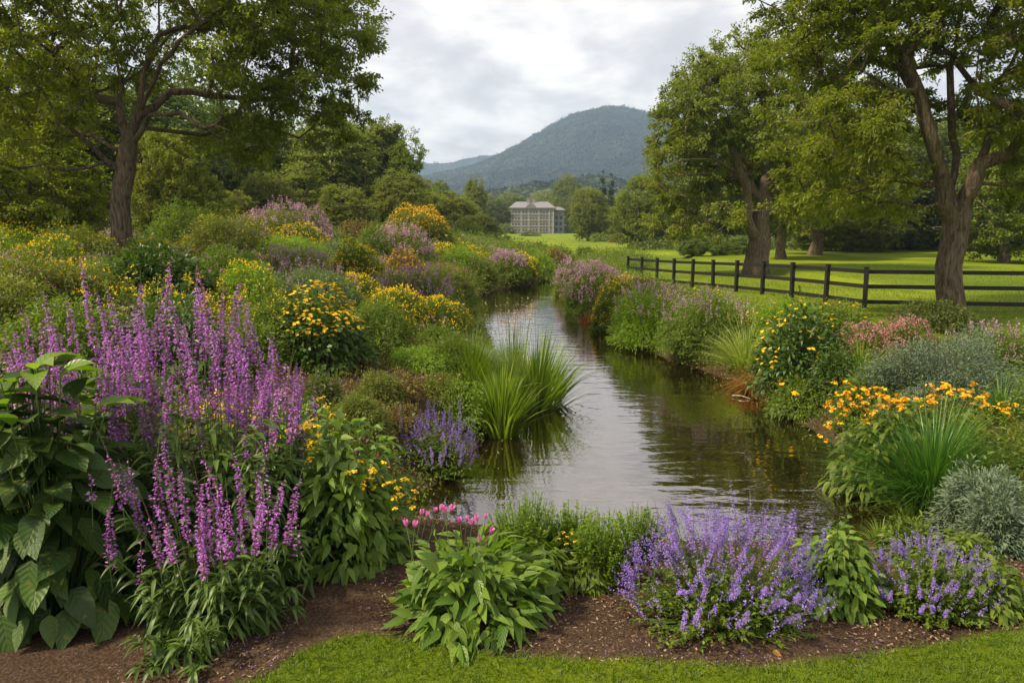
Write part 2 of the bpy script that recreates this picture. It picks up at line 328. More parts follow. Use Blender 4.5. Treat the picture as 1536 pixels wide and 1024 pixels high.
# ================================================================== THE SETTING
LAWN_EDGE = np.array([ground(u, v)[:2] for u, v in [(150, 1075), (300, 1045), (395, 1018), (440, 986), (500, 963), (560, 953), (640, 962), (740, 982), (860, 992), (980, 992), (1130, 1000), (1300, 985), (1430, 962), (1536, 940), (1650, 925), (1800, 905)]])
LAWN_EDGE = LAWN_EDGE[np.argsort(LAWN_EDGE[:, 0])]
def edge_y(x): return np.interp(x, LAWN_EDGE[:, 0], LAWN_EDGE[:, 1])
def bed_mask(x, y):
    s = sdf(x, y); dl = left_x(y) - x
    near = sstep(-.02, .03, y - edge_y(x) + .05 * (vnoise(x * 9, y * 9, 3) - .5))
    left = (dl > 0) * (1 - sstep(18, 26, dl)) * (1 - sstep(50, 58, y))
    bank = 1 - sstep(1.6, 2.6, s + .8 * (fbm(x, y, 3, 8) - .5))
    rbed = (1 - sstep(8.2, 9.8, y)) * (1 - sstep(7.0, 7.6, x + .5 * vnoise(x * 2, y * 2, 6)))
    return np.where(y < 4.5, near, np.clip(np.maximum(np.maximum(left, bank), rbed), 0, 1))
def make_ground():
    n = 760; s = np.linspace(-1, 1, n)
    X = .78 * np.sinh(9.1 * s); Y = 4 + .55 * np.sinh(9.5 * s)
    Y = Y[Y > -40]; xx, yy = np.meshgrid(X, Y); z = height(xx.ravel(), yy.ravel()).reshape(xx.shape)
    z = z + .03 * (vnoise(xx * 2.1, yy * 2.1, 4) - .5) * bed_mask(xx.ravel(), yy.ravel()).reshape(xx.shape)
    b = bed_mask(xx.ravel(), yy.ravel())
    g = G(); ny, nx = xx.shape
    i = np.arange(ny - 1)[:, None] * nx + np.arange(nx - 1)[None]
    g.add(np.stack([xx.ravel(), yy.ravel(), z.ravel()], 1), np.stack([i, i + 1, i + nx + 1, i + nx], -1).reshape(-1, 4), 0, b)
    m, nt, out = newmat('ground_cover'); L = nt.links.new
    at = N(nt, 'ShaderNodeAttribute'); at.attribute_name = 'rnd'; tc = N(nt, 'ShaderNodeTexCoord')
    def tex(sc_, det, rgh=.6, st=None):
        t = N(nt, 'ShaderNodeTexNoise'); t.inputs['Scale'].default_value = sc_; t.inputs['Detail'].default_value = det; t.inputs['Roughness'].default_value = rgh
        if st:
            mp = N(nt, 'ShaderNodeMapping'); mp.inputs['Scale'].default_value = st; L(tc.outputs['Object'], mp.inputs[0]); L(mp.outputs[0], t.inputs['Vector'])
        else: L(tc.outputs['Object'], t.inputs['Vector'])
        return t.outputs['Fac']
    big = tex(.13, 5); fine = tex(38, 4); mid = tex(1.3, 4, .6, (.35, 1.2, 1))
    f = math_node(nt, 'ADD', math_node(nt, 'ADD', math_node(nt, 'MULTIPLY', big, .60), math_node(nt, 'MULTIPLY', fine, .15)), math_node(nt, 'MULTIPLY', mid, .25))
    lawn = ramp(nt, [(.36, (.070, .110, .005)), (.5, (.12, .168, .006)), (.62, (.185, .225, .010))], f)
    soil_n = tex(70, 6, .7); soil_b = tex(1.1, 4)
    soil = ramp(nt, [(.3, (.026, .017, .011)), (.5, (.068, .044, .029)), (.62, (.12, .082, .056)), (.74, (.23, .165, .12))], soil_n)
    sb = N(nt, 'ShaderNodeMixRGB'); sb.blend_type = 'MULTIPLY'; sb.inputs[0].default_value = 1; L(soil.outputs[0], sb.inputs[1])
    sbr = ramp(nt, [(.3, (.7, .7, .7)), (.7, (1.2, 1.15, 1.1))], soil_b); L(sbr.outputs[0], sb.inputs[2])
    mx = N(nt, 'ShaderNodeMixRGB'); L(at.outputs['Fac'], mx.inputs[0]); L(lawn.outputs[0], mx.inputs[1]); L(sb.outputs[0], mx.inputs[2])
    bs = N(nt, 'ShaderNodeBsdfPrincipled'); bs.inputs['Roughness'].default_value = .9; bs.inputs['Specular IOR Level'].default_value = .1; L(mx.outputs[0], bs.inputs['Base Color'])
    bp = N(nt, 'ShaderNodeBump'); bp.inputs['Strength'].default_value = 1; bp.inputs['Distance'].default_value = .02
    L(math_node(nt, 'ADD', soil_n, math_node(nt, 'MULTIPLY', fine, .8)), bp.inputs['Height']); L(bp.outputs[0], bs.inputs['Normal']); L(bs.outputs[0], out.inputs[0])
    tag(g.obj('ground', m, smooth=True), kind='structure')
make_ground()
def make_water():
    g = G(); x0, x1, y0, y1 = -4.5, 16, 4.2, 75
    n = 60; xs = np.linspace(x0, x1, n); ys = np.linspace(y0, y1, n); xx, yy = np.meshgrid(xs, ys)
    i = np.arange(n - 1)[:, None] * n + np.arange(n - 1)[None]
    g.add(np.stack([xx.ravel(), yy.ravel(), np.full(n * n, WZ)], 1), np.stack([i, i + 1, i + n + 1, i + n], -1).reshape(-1, 4))
    m, nt, out = newmat('stream_water'); L = nt.links.new
    tc = N(nt, 'ShaderNodeTexCoord')
    def wav(scale, st, det=3, dist=.6):
        mp = N(nt, 'ShaderNodeMapping'); mp.inputs['Scale'].default_value = st; L(tc.outputs['Object'], mp.inputs[0])
        t = N(nt, 'ShaderNodeTexNoise'); t.inputs['Scale'].default_value = scale; t.inputs['Detail'].default_value = det; t.inputs['Distortion'].default_value = dist; L(mp.outputs[0], t.inputs['Vector']); return t.outputs['Fac']
    h = math_node(nt, 'ADD', math_node(nt, 'MULTIPLY', wav(4.2, (.38, 1, 1), 1.2, .3), 1.0), math_node(nt, 'MULTIPLY', wav(14, (.45, 1, 1), 1, .2), .22))
    big = wav(.5, (1, 1, 1), 2)
    bp = N(nt, 'ShaderNodeBump'); bp.inputs['Distance'].default_value = .017
    L(math_node(nt, 'ADD', math_node(nt, 'MULTIPLY', big, 1.1), -.12), bp.inputs['Strength']); L(h, bp.inputs['Height'])
    df = N(nt, 'ShaderNodeBsdfDiffuse'); df.inputs['Color'].default_value = (.018, .011, .005, 1)
    tr = N(nt, 'ShaderNodeBsdfTransparent'); tr.inputs['Color'].default_value = (.30, .23, .14, 1)
    body = N(nt, 'ShaderNodeMixShader'); body.inputs[0].default_value = .45; L(df.outputs[0], body.inputs[1]); L(tr.outputs[0], body.inputs[2])
    gl = N(nt, 'ShaderNodeBsdfGlossy'); gl.inputs['Roughness'].default_value = .012; gl.inputs['Color'].default_value = (.95, .90, .87, 1); L(bp.outputs[0], gl.inputs['Normal'])
    fr = N(nt, 'ShaderNodeFresnel'); fr.inputs['IOR'].default_value = 2.6; L(bp.outputs[0], fr.inputs['Normal'])
    mx = N(nt, 'ShaderNodeMixShader'); L(math_node(nt, 'MINIMUM', math_node(nt, 'MULTIPLY', fr.outputs[0], 1.45), .95), mx.inputs[0]); L(body.outputs[0], mx.inputs[1]); L(gl.outputs[0], mx.inputs[2]); L(mx.outputs[0], out.inputs[0])
    tag(g.obj('stream_water', m, smooth=True), kind='structure')
make_water()
def make_lawn_blades():
    g = G()
    # close lawn strip
    n = 130000; x = rng.uniform(-3.6, 6.4, n); y = rng.uniform(1.9, 4.4, n)
    e = edge_y(x) + .04 * (vnoise(x * 6, y * 6, 3) - .5) + rng.normal(0, .012, n); k = (y < e) & (y > e - 1.7); x, y = x[k], y[k]; n = len(x)
    P = np.stack([x, y, height(x, y)], 1); D = nrm(np.stack([rng.normal(0, .55, n), rng.normal(0, .55, n), np.ones(n)], 1)); Nn = rng.normal(size=(n, 3))
    patch = .35 * fbm(x * 1.5, y * 1.5, 3, 2) + .65 * rng.random(n)
    leaves(g, P, D, Nn, rng.uniform(.03, .075, n), rng.uniform(.0028, .005, n), 0, 2, rng.uniform(.1, .5, n), 0, patch, prof=([0, .5, 1], [1, .8, .05]))
    # lawn by and beyond the fence
    n = 150000; y = 9 + 36 * rng.random(n) ** 1.5; x = rng.uniform(2, 26, n); k = (bed_mask(x, y) < .5) & (np.abs(x / y) < .8); x, y = x[k], y[k]; n = len(x)
    P = np.stack([x, y, height(x, y)], 1); D = nrm(np.stack([rng.normal(0, .6, n), rng.normal(0, .6, n), np.ones(n)], 1))
    leaves(g, P, D, rng.normal(size=(n, 3)), rng.uniform(.03, .07, n), rng.uniform(.008, .018, n), 0, 1, .2, 0, .5 * fbm(x * .4, y * .4, 3, 2) + .6 * rng.random(n))
    tag(g.obj('lawn_grass', MATS['lawn_blade']), 'short green lawn grass edging the mulch and beyond the fence', 'grass', kind='stuff')
make_lawn_blades()
def make_mulch():
    g = G(); n = 52000; x = rng.uniform(-4, 6.5, n); y = rng.uniform(2.2, 5.2, n)
    k = (y > edge_y(x) - .02) & (sdf(x, y) > .05); x, y = x[k], y[k]; n = len(x)
    P = np.stack([x, y, height(x, y) + .002], 1); a = rng.uniform(0, 6.28, n)
    D = nrm(np.stack([np.cos(a), np.sin(a), rng.normal(0, .25, n)], 1)); Nn = nrm(np.stack([rng.normal(0, .5, n), rng.normal(0, .5, n), np.ones(n)], 1))
    S = np.cross(D, Nn); U = np.cross(S, D); L = (rng.uniform(.006, .022, n) ** 1)[:, None]; W = rng.uniform(.003, .008, n)[:, None]; T = W * .5
    V = np.stack([P + D * L * a_ * .5 + S * W * b_ * .5 + U * T * (c_ + .5) * (1 - .3 * abs(a_) * 0) for c_ in (0, 1) for b_ in (-1, 1) for a_ in (-1, 1)], 1)
    q = np.array([[4, 5, 7, 6], [0, 1, 5, 4], [2, 6, 7, 3], [0, 4, 6, 2], [1, 3, 7, 5]])[None] + (np.arange(n) * 8)[:, None, None]
    g.add(V.reshape(-1, 3), q.reshape(-1, 4), 0, np.repeat(rng.random(n), 8))
    leafmat('mulch_chip', [(.025, .013, .009), (.055, .030, .019), (.10, .058, .038), (.15, .10, .07), (.32, .23, .17)], tr=0, rough=.85, spec=.15)
    tag(g.obj('mulch', MATS['mulch_chip']), 'brown bark mulch spread over the flower bed', 'mulch', kind='stuff')
make_mulch()
# ------------------------------------------------------------------ mountain
def make_mountain():
    def sheet(name, prof, Y0, Y1, xr, dx, dy, rough_, seed, foot=0.0):
        xs = np.arange(xr[0], xr[1], dx); ys = np.arange(Y0 - 40, Y1 + dy, dy); xx, yy = np.meshgrid(xs, ys)
        P = np.array([at_y(u, v + (6 if name == 'mountain' else 2), Y1) for u, v in prof]); ridge = np.interp(xx, P[:, 0], P[:, 2]) if True else 0
        # smooth the silhouette
        ridge = sum(np.interp(xx + d, P[:, 0], P[:, 2]) for d in np.linspace(-45, 45, 7)) / 7 * (xx > -1e9)
        t = np.clip((yy - Y0) / (Y1 - Y0), 0, 1)
        spur = fbm(xx / 260 + yy / 700, yy / 420, 4, seed) - .47
        z = foot + (ridge - foot) * (t ** 1.15) + spur * 130 * np.sin(np.pi * np.clip(t, 0, 1)) ** 1.0 * (ridge / 220)
        can = vnoise(xx / 9, yy / 9, 3 + seed) * .6 + vnoise(xx / 4.5, yy / 4.5, 5 + seed) * .4 + vnoise(xx / 26, yy / 26, 8) * .9 + vnoise(xx / 70, yy / 90, 18) * 1.2
        z = z + can * rough_ * 1.3 - (t <= 0) * 3
        g = G(); ny, nx = xx.shape; i = np.arange(ny - 1)[:, None] * nx + np.arange(nx - 1)[None]
        g.add(np.stack([xx.ravel(), yy.ravel(), z.ravel()], 1), np.stack([i, i + 1, i + nx + 1, i + nx], -1).reshape(-1, 4), 0, np.clip((can.ravel() - .7) / 1.7, 0, 1))
        # tree tops standing out of the canopy
        nt_, sz = {'mountain': (110000, 3.6), 'far_hill': (8000, 4.0), 'foothill': (60000, 1.9)}[name]
        iy = rng.integers(0, ny, nt_); ix = rng.integers(0, nx, nt_); C = np.stack([xx[iy, ix], yy[iy, ix], z[iy, ix]], 1); k = np.abs(C[:, 0] / C[:, 1]) < .5; C = C[k]; m = len(C)
        tone = np.clip((can[iy, ix][k] - .7) / 1.7 + rng.normal(0, .22, m), 0, 1)
        for j in range(3): leaves(g, C + rng.normal(0, sz * .35, (m, 3)) - np.array([0, 0, sz * .15]), rng.normal(size=(m, 3)) * np.array([.7, .7, .3]) + np.array([0, 0, .9]), rng.normal(size=(m, 3)), sz * rng.uniform(.7, 1.5, m), sz * .75, 0, 1, .1, .15, tone)
        return tag(g.obj(name, MATS['foothill_forest' if name == 'foothill' else 'mountain_forest'], smooth=False), kind='structure')
    leafmat('mountain_forest', [(.008, .011, .013), (.018, .023, .024), (.046, .052, .040)], tr=0, rough=.95, spec=.05)
    leafmat('foothill_forest', [(.006, .014, .010), (.022, .034, .018), (.065, .078, .03)], tr=0, rough=.95, spec=.05)
    nt = MATS['mountain_forest'].node_tree
    for nd in nt.nodes:
        if nd.type == 'TEX_NOISE': nd.inputs['Scale'].default_value = .012; nd.inputs['Detail'].default_value = 5
    sheet('mountain', [(-900, 330), (200, 300), (560, 272), (600, 270), (625, 267), (655, 263), (700, 253), (745, 237), (785, 215), (825, 187), (865, 168), (890, 162), (920, 162), (945, 167), (980, 176), (1040, 190), (1120, 215), (1250, 260), (1500, 300), (2200, 330)], 900, 1900, (-1100, 1500), 6, 9, 6.5, 11)
    sheet('far_hill', [(-900, 300), (300, 250), (520, 222), (590, 234), (625, 243), (658, 250), (690, 243), (730, 235), (770, 238), (900, 290), (1500, 330)], 2000, 2600, (-1600, 900), 9, 14, 6, 23)
    sheet('foothill', [(-600, 345), (480, 330), (640, 322), (700, 308), (770, 294), (830, 279), (900, 277), (960, 285), (1020, 300), (1100, 320), (1700, 335), (2400, 345)], 420, 640, (-700, 700), 2.5, 4, 5.5, 31)
make_mountain()
# ================================================================== TREES
def grow(limbs, puffs, step, r):
    """limbs: list of (points, parent_limb or -1); returns nodes, parents; puffs join the nearest node"""
    pos = []; par = []; ends = []
    for pts, pl in limbs:
        pts = np.asarray(pts, float); p_i = -1
        if pl >= 0:
            A = np.array(pos); p_i = int(np.argmin(np.linalg.norm(A - pts[0], axis=1)))
        d = np.concatenate([[0], np.cumsum(np.linalg.norm(np.diff(pts, axis=0), axis=1))]); k = max(2, int(d[-1] / step) + 1)
        tt = np.linspace(0, d[-1], k); Q = np.stack([np.interp(tt, d, pts[:, c]) for c in range(3)], 1)
        Q[1:-1] += r.normal(0, step * .10, (k - 2, 3)) if k > 2 else 0
        for i, q in enumerate(Q):
            if i == 0 and pl >= 0: continue
            pos.append(q); par.append(p_i); p_i = len(pos) - 1
        ends.append(p_i)
    base = np.array(limbs[0][0][0], float); nb = len(pos)
    minz = np.array(limbs[0][0][-1])[2] * .55 + base[2] * .45
    order = np.argsort(np.linalg.norm(puffs - np.array(limbs[0][0][-1]), axis=1)); tips = []
    P = np.zeros((nb + len(puffs) * 40, 3)); P[:nb] = pos; n = nb
    for k in order:
        c = puffs[k]; dv = c - P[:n]; dist = np.linalg.norm(dv, axis=1)
        cost = dist + np.where(P[:n, 2] > c[2], (P[:n, 2] - c[2]) * .7, 0) + np.where(P[:n, 2] < minz, 4, 0)
        j = int(np.argmin(cost)); m = max(1, min(36, int(dist[j] / step)))
        a = P[j]; out_ = c - a; mid = a + out_ * .5 + np.array([0, 0, -.10 * dist[j]]) + r.normal(0, .05 * dist[j], 3); pi_ = j
        for q in range(1, m + 1):
            t = q / m; x = (1 - t) ** 2 * a + 2 * t * (1 - t) * mid + t * t * c
            P[n] = x; par.append(pi_); pi_ = n; n += 1
        tips.append(pi_)
    return P[:n], np.array(par), tips
def wood(g, P, par, tips, r0, r_tip, power=.5, sides=9, flare=0.35):
    n = len(P); w = np.zeros(n); w[tips] = 1
    kids = [[] for _ in range(n)]
    for i in range(n - 1, 0, -1):
        if par[i] >= 0: w[par[i]] += w[i]; kids[par[i]].append(i)
    w = np.maximum(w, 1); rad = r_tip + (r0 - r_tip) * (w / w[0]) ** power
    starts = [(0, -1)]
    while starts:
        s, p = starts.pop(); ch = [] if p < 0 else [p]; c = s
        while True:
            ch.append(c)
            if not kids[c]: break
            ks = sorted(kids[c], key=lambda k: -w[k])
            for k in ks[1:]: starts.append((k, c))
            c = ks[0]
        if len(ch) < 2: continue
        pts = P[ch]; rd = rad[ch].copy()
        if p >= 0: rd[0] = min(rad[p], rd[1] * 1.15)
        fl = None
        if p < 0:
            d = np.linalg.norm(pts - pts[0], axis=1); rd = rd * (1 + flare * np.exp(-d / (r0 * 1.6)))
            ph = 1.7
            fl = lambda i, th, d=d: 1 + (.05 + .16 * np.exp(-d[i] / (r0 * 1.3))) * np.sin(5 * th + ph) + .04 * np.sin(9 * th + d[i] * 1.5)
        tube(g, pts, rd, sides + (7 if p < 0 else 0) if rd[0] > r0 * .25 else (5 if rd[0] > r0 * .06 else 3), flare=fl)
    return rad
def crown_points(ells, n, r, shell=.55):
    """points spread through a union of ellipsoids (centre, radii), more towards the skin"""
    vol = np.array([e[1][0] * e[1][1] * e[1][2] for e in ells]); out_ = []
    ks = r.choice(len(ells), n, p=vol / vol.sum())
    for k in ks:
        c, rr = ells[k]; d = r.normal(size=3); d /= np.linalg.norm(d); out_.append(np.array(c) + d * np.array(rr) * (shell + (1 - shell) * r.random() ** .6))
    return np.array(out_)
def puff_leaves(g, C, R, per, L, W, r, flat=.6, mat=0, centre=None, droop=.25, seg=1, tone=None):
    """leaves on short twigs round each twig end C"""
    n = len(C); tw = 7
    d = nrm(r.normal(size=(n, tw, 3)) * np.array([1, 1, flat]) + (0 if centre is None else nrm(C - centre)[:, None] * .7))
    e = C[:, None] + d * (R[:, None, None] * r.uniform(.55, 1.15, (n, tw, 1)))
    k = max(1, per // tw)
    t = r.uniform(.25, 1.05, (n, tw, k, 1)) ** .8
    P = C[:, None, None] * (1 - t) + e[:, :, None] * t + r.normal(size=(n, tw, k, 3)) * (R[:, None, None, None] * .13) * np.array([1, 1, .6])
    D = d[:, :, None] * .8 + r.normal(size=(n, tw, k, 3)) * .7 - np.array([0, 0, droop])
    Nn = r.normal(size=(n, tw, k, 3)) * .65 + np.array([0, 0, 1.])
    m = n * tw * k; tn = np.repeat((r.random(n) if tone is None else tone) * .5, tw * k) + r.random(m) * .5
    leaves(g, P.reshape(-1, 3), D.reshape(-1, 3), Nn.reshape(-1, 3), L * r.uniform(.7, 1.25, m), W * r.uniform(.75, 1.2, m), mat, seg, .15, .12, tn)
    return e.reshape(-1, 3)
def make_tree(r, limbs, ells, npuff, puffR, per, L, W, r0, rtip, leaf, step=.5, power=.5, flat=.6, droop=.25, sides=9, shell=.55, twigs=True, clip=None):
    C = crown_points(ells, npuff, r, shell)
    if clip is not None:
        for b, boxes in [clip]:
            W_ = C + b; dz = W_ - np.array([0, 0, CAMZ]); fw = dz[:, 1] * cp - dz[:, 2] * sp_; uu = 768 + F * dz[:, 0] / fw; vv = 512 - F * (dz[:, 1] * sp_ + dz[:, 2] * cp) / fw
            keep = np.ones(len(C), bool)
            for (u0, v0, u1, v1, ymax) in boxes: keep &= ~((uu > u0) & (uu < u1) & (vv > v0) & (vv < v1) & (C[:, 1] < ymax))
            C = C[keep]
    P, par, tips = grow(limbs, C, step, r); gw = G(); wood(gw, P, par, tips, r0, rtip, power, sides)
    gl = G(); cen = np.array([np.average([e[0] for e in ells], axis=0)])
    Rr = puffR * r.uniform(.65, 1.3, len(C)); tone = np.clip(vnoise(C[:, 0] * .7 + 50, C[:, 1] * .7 + C[:, 2] * .9 + 50, 3), 0, 1)
    e = puff_leaves(gl, C, Rr, per, L, W, r, flat, 0, cen, droop, 1, tone)
    if twigs: tubes(gw, np.repeat(C, 7, 0), e, rtip * .8, rtip * .35, 3)
    return gw.mesh('trunk', MATS['bark'], smooth=True), gl.mesh('crown', MATS[leaf])
def put_tree(name, label, cat, loc, meshes, group=None, rz=0, scale=1.0):
    t = thing(name, label, cat, loc, group, rz, scale); link('trunk', meshes[0], t); link('crown', meshes[1], t); return t
def rel(base, pts, Y, dys):
    return [at_y(u, v, Y + dy) - base for (u, v), dy in zip(pts, dys)]
# --- the big tree on the left bank
def hero_left():
    r = np.random.default_rng(11); Y = 16.5; b = at_y(178, 398, Y); b[2] = hz(b[0], b[1]) - .05
    q = lambda u, v, dy=0: at_y(u, v, Y + dy) - b
    L = [([(0, 0, 0), q(180, 330), q(184, 270), q(192, 225)], -1),
         ([q(192, 225), q(206, 172), q(216, 110, .3), q(236, 45, .5), q(246, -60, .8)], 0),
         ([q(206, 172), q(242, 92, -.5), q(292, 42, -1.2), q(350, -10, -2), q(400, -60, -2.5)], 1),
         ([q(188, 235), q(182, 150, .4), q(172, 70, 1), q(150, -30, 1.5)], 0),
         ([q(180, 268), q(146, 222, -.4), q(105, 188, -1), q(55, 130, -1.6), q(-10, 95, -2.2)], 0),
         ([q(186, 240), q(140, 205, .5), q(100, 190, 1.2), q(40, 185, 2), q(-40, 150, 3)], 0),
         ([q(200, 212), q(226, 172, -.2), q(262, 167, -.5), q(300, 188, -1), q(345, 196, -1.5)], 0),
         ([q(206, 172), q(262, 136, .3), q(330, 140, .8), q(400, 150, 1.2), q(450, 140, 1.5)], 1)]
    E = [(q(215, 20), (4.2, 4.0, 3.0)), (q(400, 80, -.5), (2.5, 3.0, 2.1)), (q(425, 40, -.5), (2.1, 2.4, 1.7)), (q(445, 10, .5), (1.7, 2.2, 1.4)), (q(420, 165, -.3), (1.7, 2.0, .85)), (q(60, 60, -.5), (3.4, 3.4, 2.2)), (q(-40, 130, .5), (2.4, 3.0, 2.0)), (q(0, 205, -.8), (1.5, 1.7, 1.1)), (q(260, -160), (5.8, 4.5, 2.6)), (q(100, 120, -1), (1.6, 2.0, 1.2)), (q(390, 205, -.2), (1.6, 1.8, .7)), (q(460, 185, -.2), (1.1, 1.8, 1.1)), (q(320, 60, -.6), (1.8, 2.0, 1.5)), (q(60, 265, -.4), (1.6, 1.8, .8)), (q(490, 100, 0), (.8, 1.4, 1.2))]
    m = make_tree(r, L, E, 980, .46, 225, .088, .046, .205, .006, 'hero_leaf', step=.4, power=.60, sides=10, shell=.3, flat=.5, clip=(b, [(150, 130, 240, 420, 9), (130, 170, 330, 250, .6), (196, -20, 300, 200, -.2), (165, 60, 215, 240, .2)]))
    put_tree('deciduous_tree', 'big spreading tree with bare forked trunk rising behind the tall purple flower spikes', 'tree', tuple(b), m)
def hero_right():
    r = np.random.default_rng(12); Y = 16.5; b = at_y(1421, 472, Y); b[2] = hz(b[0], b[1]) - .05
    q = lambda u, v, dy=0: at_y(u, v, Y + dy) - b
    L = [([(0, 0, 0), q(1422, 400), q(1428, 340), q(1432, 310)], -1),
         ([q(1424, 330), q(1412, 260, -.2), q(1393, 190, -.3), q(1372, 110, -.3), q(1335, 50, -.5), q(1300, -60, -1)], 0),
         ([q(1432, 310), q(1430, 210, .4), q(1428, 120, .8), q(1440, 0, 1), q(1445, -120, 1.2)], 0),
         ([q(1438, 330), q(1462, 262, -.1), q(1490, 190), q(1508, 110, .3), q(1545, 20, .6)], 0),
         ([q(1362, 138, -.3), q(1330, 132, -.8), q(1290, 104, -1.3), q(1240, 96, -1.8), q(1200, 120, -2)], 1),
         ([q(1385, 165, -.3), q(1330, 60, .8), q(1260, 10, 1.6), q(1200, 0, 2)], 1)]
    E = [(q(1400, -10), (3.9, 4.0, 2.9)), (q(1300, 112, -.3), (2.0, 2.8, 2.1)), (q(1255, 200, .2), (1.4, 2.0, 1.4)), (q(1290, 0, 0), (1.6, 2.4, 1.5)), (q(1330, 240, -.3), (1.5, 2.0, .95)), (q(1330, 165, -1.2), (1.7, 1.5, 1.2)), (q(1540, 60), (3.2, 3.4, 2.8)), (q(1560, 210, 0), (1.7, 2.2, 1.1)), (q(1470, 120, -1.4), (2.0, 1.4, 1.6)), (q(1420, -180), (5.0, 4.5, 2.5)), (q(1180, 290, -.3), (1.0, 1.4, .7)), (q(1280, 275, 0), (1.5, 2.0, .7)), (q(1500, 290, .8), (1.3, 1.4, .5))]
    m = make_tree(r, L, E, 1120, .46, 225, .088, .046, .26, .006, 'hero_leaf', step=.4, power=.56, sides=12, shell=.3, flat=.5, clip=(b, [(1385, 210, 1500, 480, 9), (1340, 60, 1410, 230, .2), (1405, 60, 1460, 230, .5), (1225, 80, 1345, 135, -.8)]))
    put_tree('deciduous_tree', 'big tree with three forked stems standing over the black fence', 'tree', tuple(b), m)
def hero_mid():
    r = np.random.default_rng(13); Y = 38; b = at_y(1135, 402, Y); b[2] = hz(b[0], b[1]) - .1
    q = lambda u, v, dy=0: at_y(u, v, Y + dy) - b
    L = [([(0, 0, 0), q(1137, 385), q(1138, 355), q(1140, 330)], -1),
         ([q(1140, 330), q(1148, 280), q(1152, 230, 1), q(1160, 150, 1), q(1165, 80, 1)], 0),
         ([q(1134, 365), q(1122, 320, -.5), q(1118, 270, -1), q(1090, 210, -2), q(1060, 150, -3)], 0),
         ([q(1146, 285), q(1180, 262, -.5), q(1220, 270, -1), q(1260, 240, -1)], 1),
         ([q(1118, 270, -1), q(1080, 240, -2), q(1030, 235, -3), q(1000, 250, -3)], 2)]
    E = [(q(1120, 190), (4.3, 4.6, 3.6)), (q(1050, 170, -1), (2.3, 3.0, 2.6)), (q(1030, 240, 0), (2.2, 3.0, 2.2)), (q(1180, 105, 0), (2.1, 3.0, 2.2)), (q(1190, 230, 0), (3.0, 3.2, 2.8)), (q(1075, 310, -1), (2.6, 2.6, 1.3)), (q(1020, 320, .5), (1.5, 2.0, 1.3)), (q(1110, 95, 0), (1.7, 2.2, 1.5)), (q(1200, 310, .5), (2.2, 2.6, 1.3))]
    m = make_tree(r, L, E, 720, .66, 190, .145, .08, .50, .014, 'tree_leaf', step=.8, power=.5, sides=12, shell=.5, flat=.55, twigs=False, clip=(b, [(1105, 300, 1165, 410, 9), (1080, 225, 1230, 300, 0)]))
    put_tree('deciduous_tree', 'tall broad tree with thick split trunk on the lawn beyond the black fence', 'tree', tuple(b), m)
hero_left(); hero_right(); hero_mid()
# --- generic crowns, built once each (unit: about 10 m tall) and copied
def generic(seed, kind, leaf):
    r = np.random.default_rng(seed); H = 10.0
    if kind == 'round': E = [((0, 0, 6.2), (3.3, 3.3, 3.1)), ((-1.6, .5, 5.0), (2.1, 2.1, 2)), ((1.8, -.4, 4.8), (2.1, 2.1, 2.0)), ((.4, 0, 8.0), (2, 2, 1.7)), ((0, -1.5, 5.2), (2.2, 2, 2.2))]; tr = 3.0
    elif kind == 'bushy': E = [((0, 0, 4.6), (3.5, 3.5, 4.0)), ((-1.9, -.5, 3.2), (2.2, 2.2, 2.4)), ((1.9, -.5, 3.0), (2.2, 2.2, 2.4)), ((.3, 0, 7.2), (2.7, 2.7, 2.2)), ((0, -2, 3.6), (2.0, 1.5, 2.6))]; tr = 1.8
    elif kind == 'tall': E = [((0, 0, 5.6), (2.3, 2.3, 4.0)), ((.4, 0, 8.0), (1.7, 1.7, 1.8)), ((-.9, -.3, 4.0), (1.7, 1.7, 2.4)), ((1.0, -.4, 4.4), (1.6, 1.6, 2.2)), ((-.4, 0, 7.2), (1.5, 1.5, 1.7))]; tr = 2.4
    elif kind == 'conical': E = [((0, 0, 1.2 + 8.6 * i / 8), ((2.5 * (1 - i / 8.6) ** .85 + .12),) * 2 + (.9,)) for i in range(9)]; tr = 3
    elif kind == 'spire': E = [((0, 0, .8 + 9 * i / 9), ((1.0 * (1 - i / 9.8) ** .7 + .05),) * 2 + (.7,)) for i in range(10)]; tr = 3
    dm = r.normal(0, .35, (len(E), 3)) * (0 if kind in ('conical', 'spire') else 1)
    E = [(tuple(np.array(c) + d), rr) for (c, rr), d in zip(E, dm)]
    top = (0, 0, 8.5) if kind in ('conical', 'spire', 'tall') else (.3, 0, 6.0)
    limbs = [([(0, 0, 0), (.05, 0, tr * .5), (0, .05, tr)], -1), ([(0, .05, tr), (.1, 0, tr * .5 + top[2] * .5), top], 0)]
    if kind in ('round', 'bushy'): limbs += [([(0, .05, tr), (-1.1, .2, tr + 1.3), (-1.9, .2, tr + 2.8)], 0), ([(0, .05, tr), (1.2, -.2, tr + 1.2), (1.9, -.2, tr + 2.6)], 0)]
    npf = {'round': 380, 'bushy': 460, 'tall': 320, 'conical': 240, 'spire': 150}[kind]
    return make_tree(r, limbs, E, npf, .66 if kind != 'spire' else .4, 84, .19, .12, .26, .02, leaf, step=1.0, sides=7, shell=.62, twigs=False, flat=.6)
GEN = {}
def gen(kind, leaf, v=0):
    k = (kind, leaf, v)
    if k not in GEN: GEN[k] = generic(100 + len(GEN), kind, leaf)
    return GEN[k]
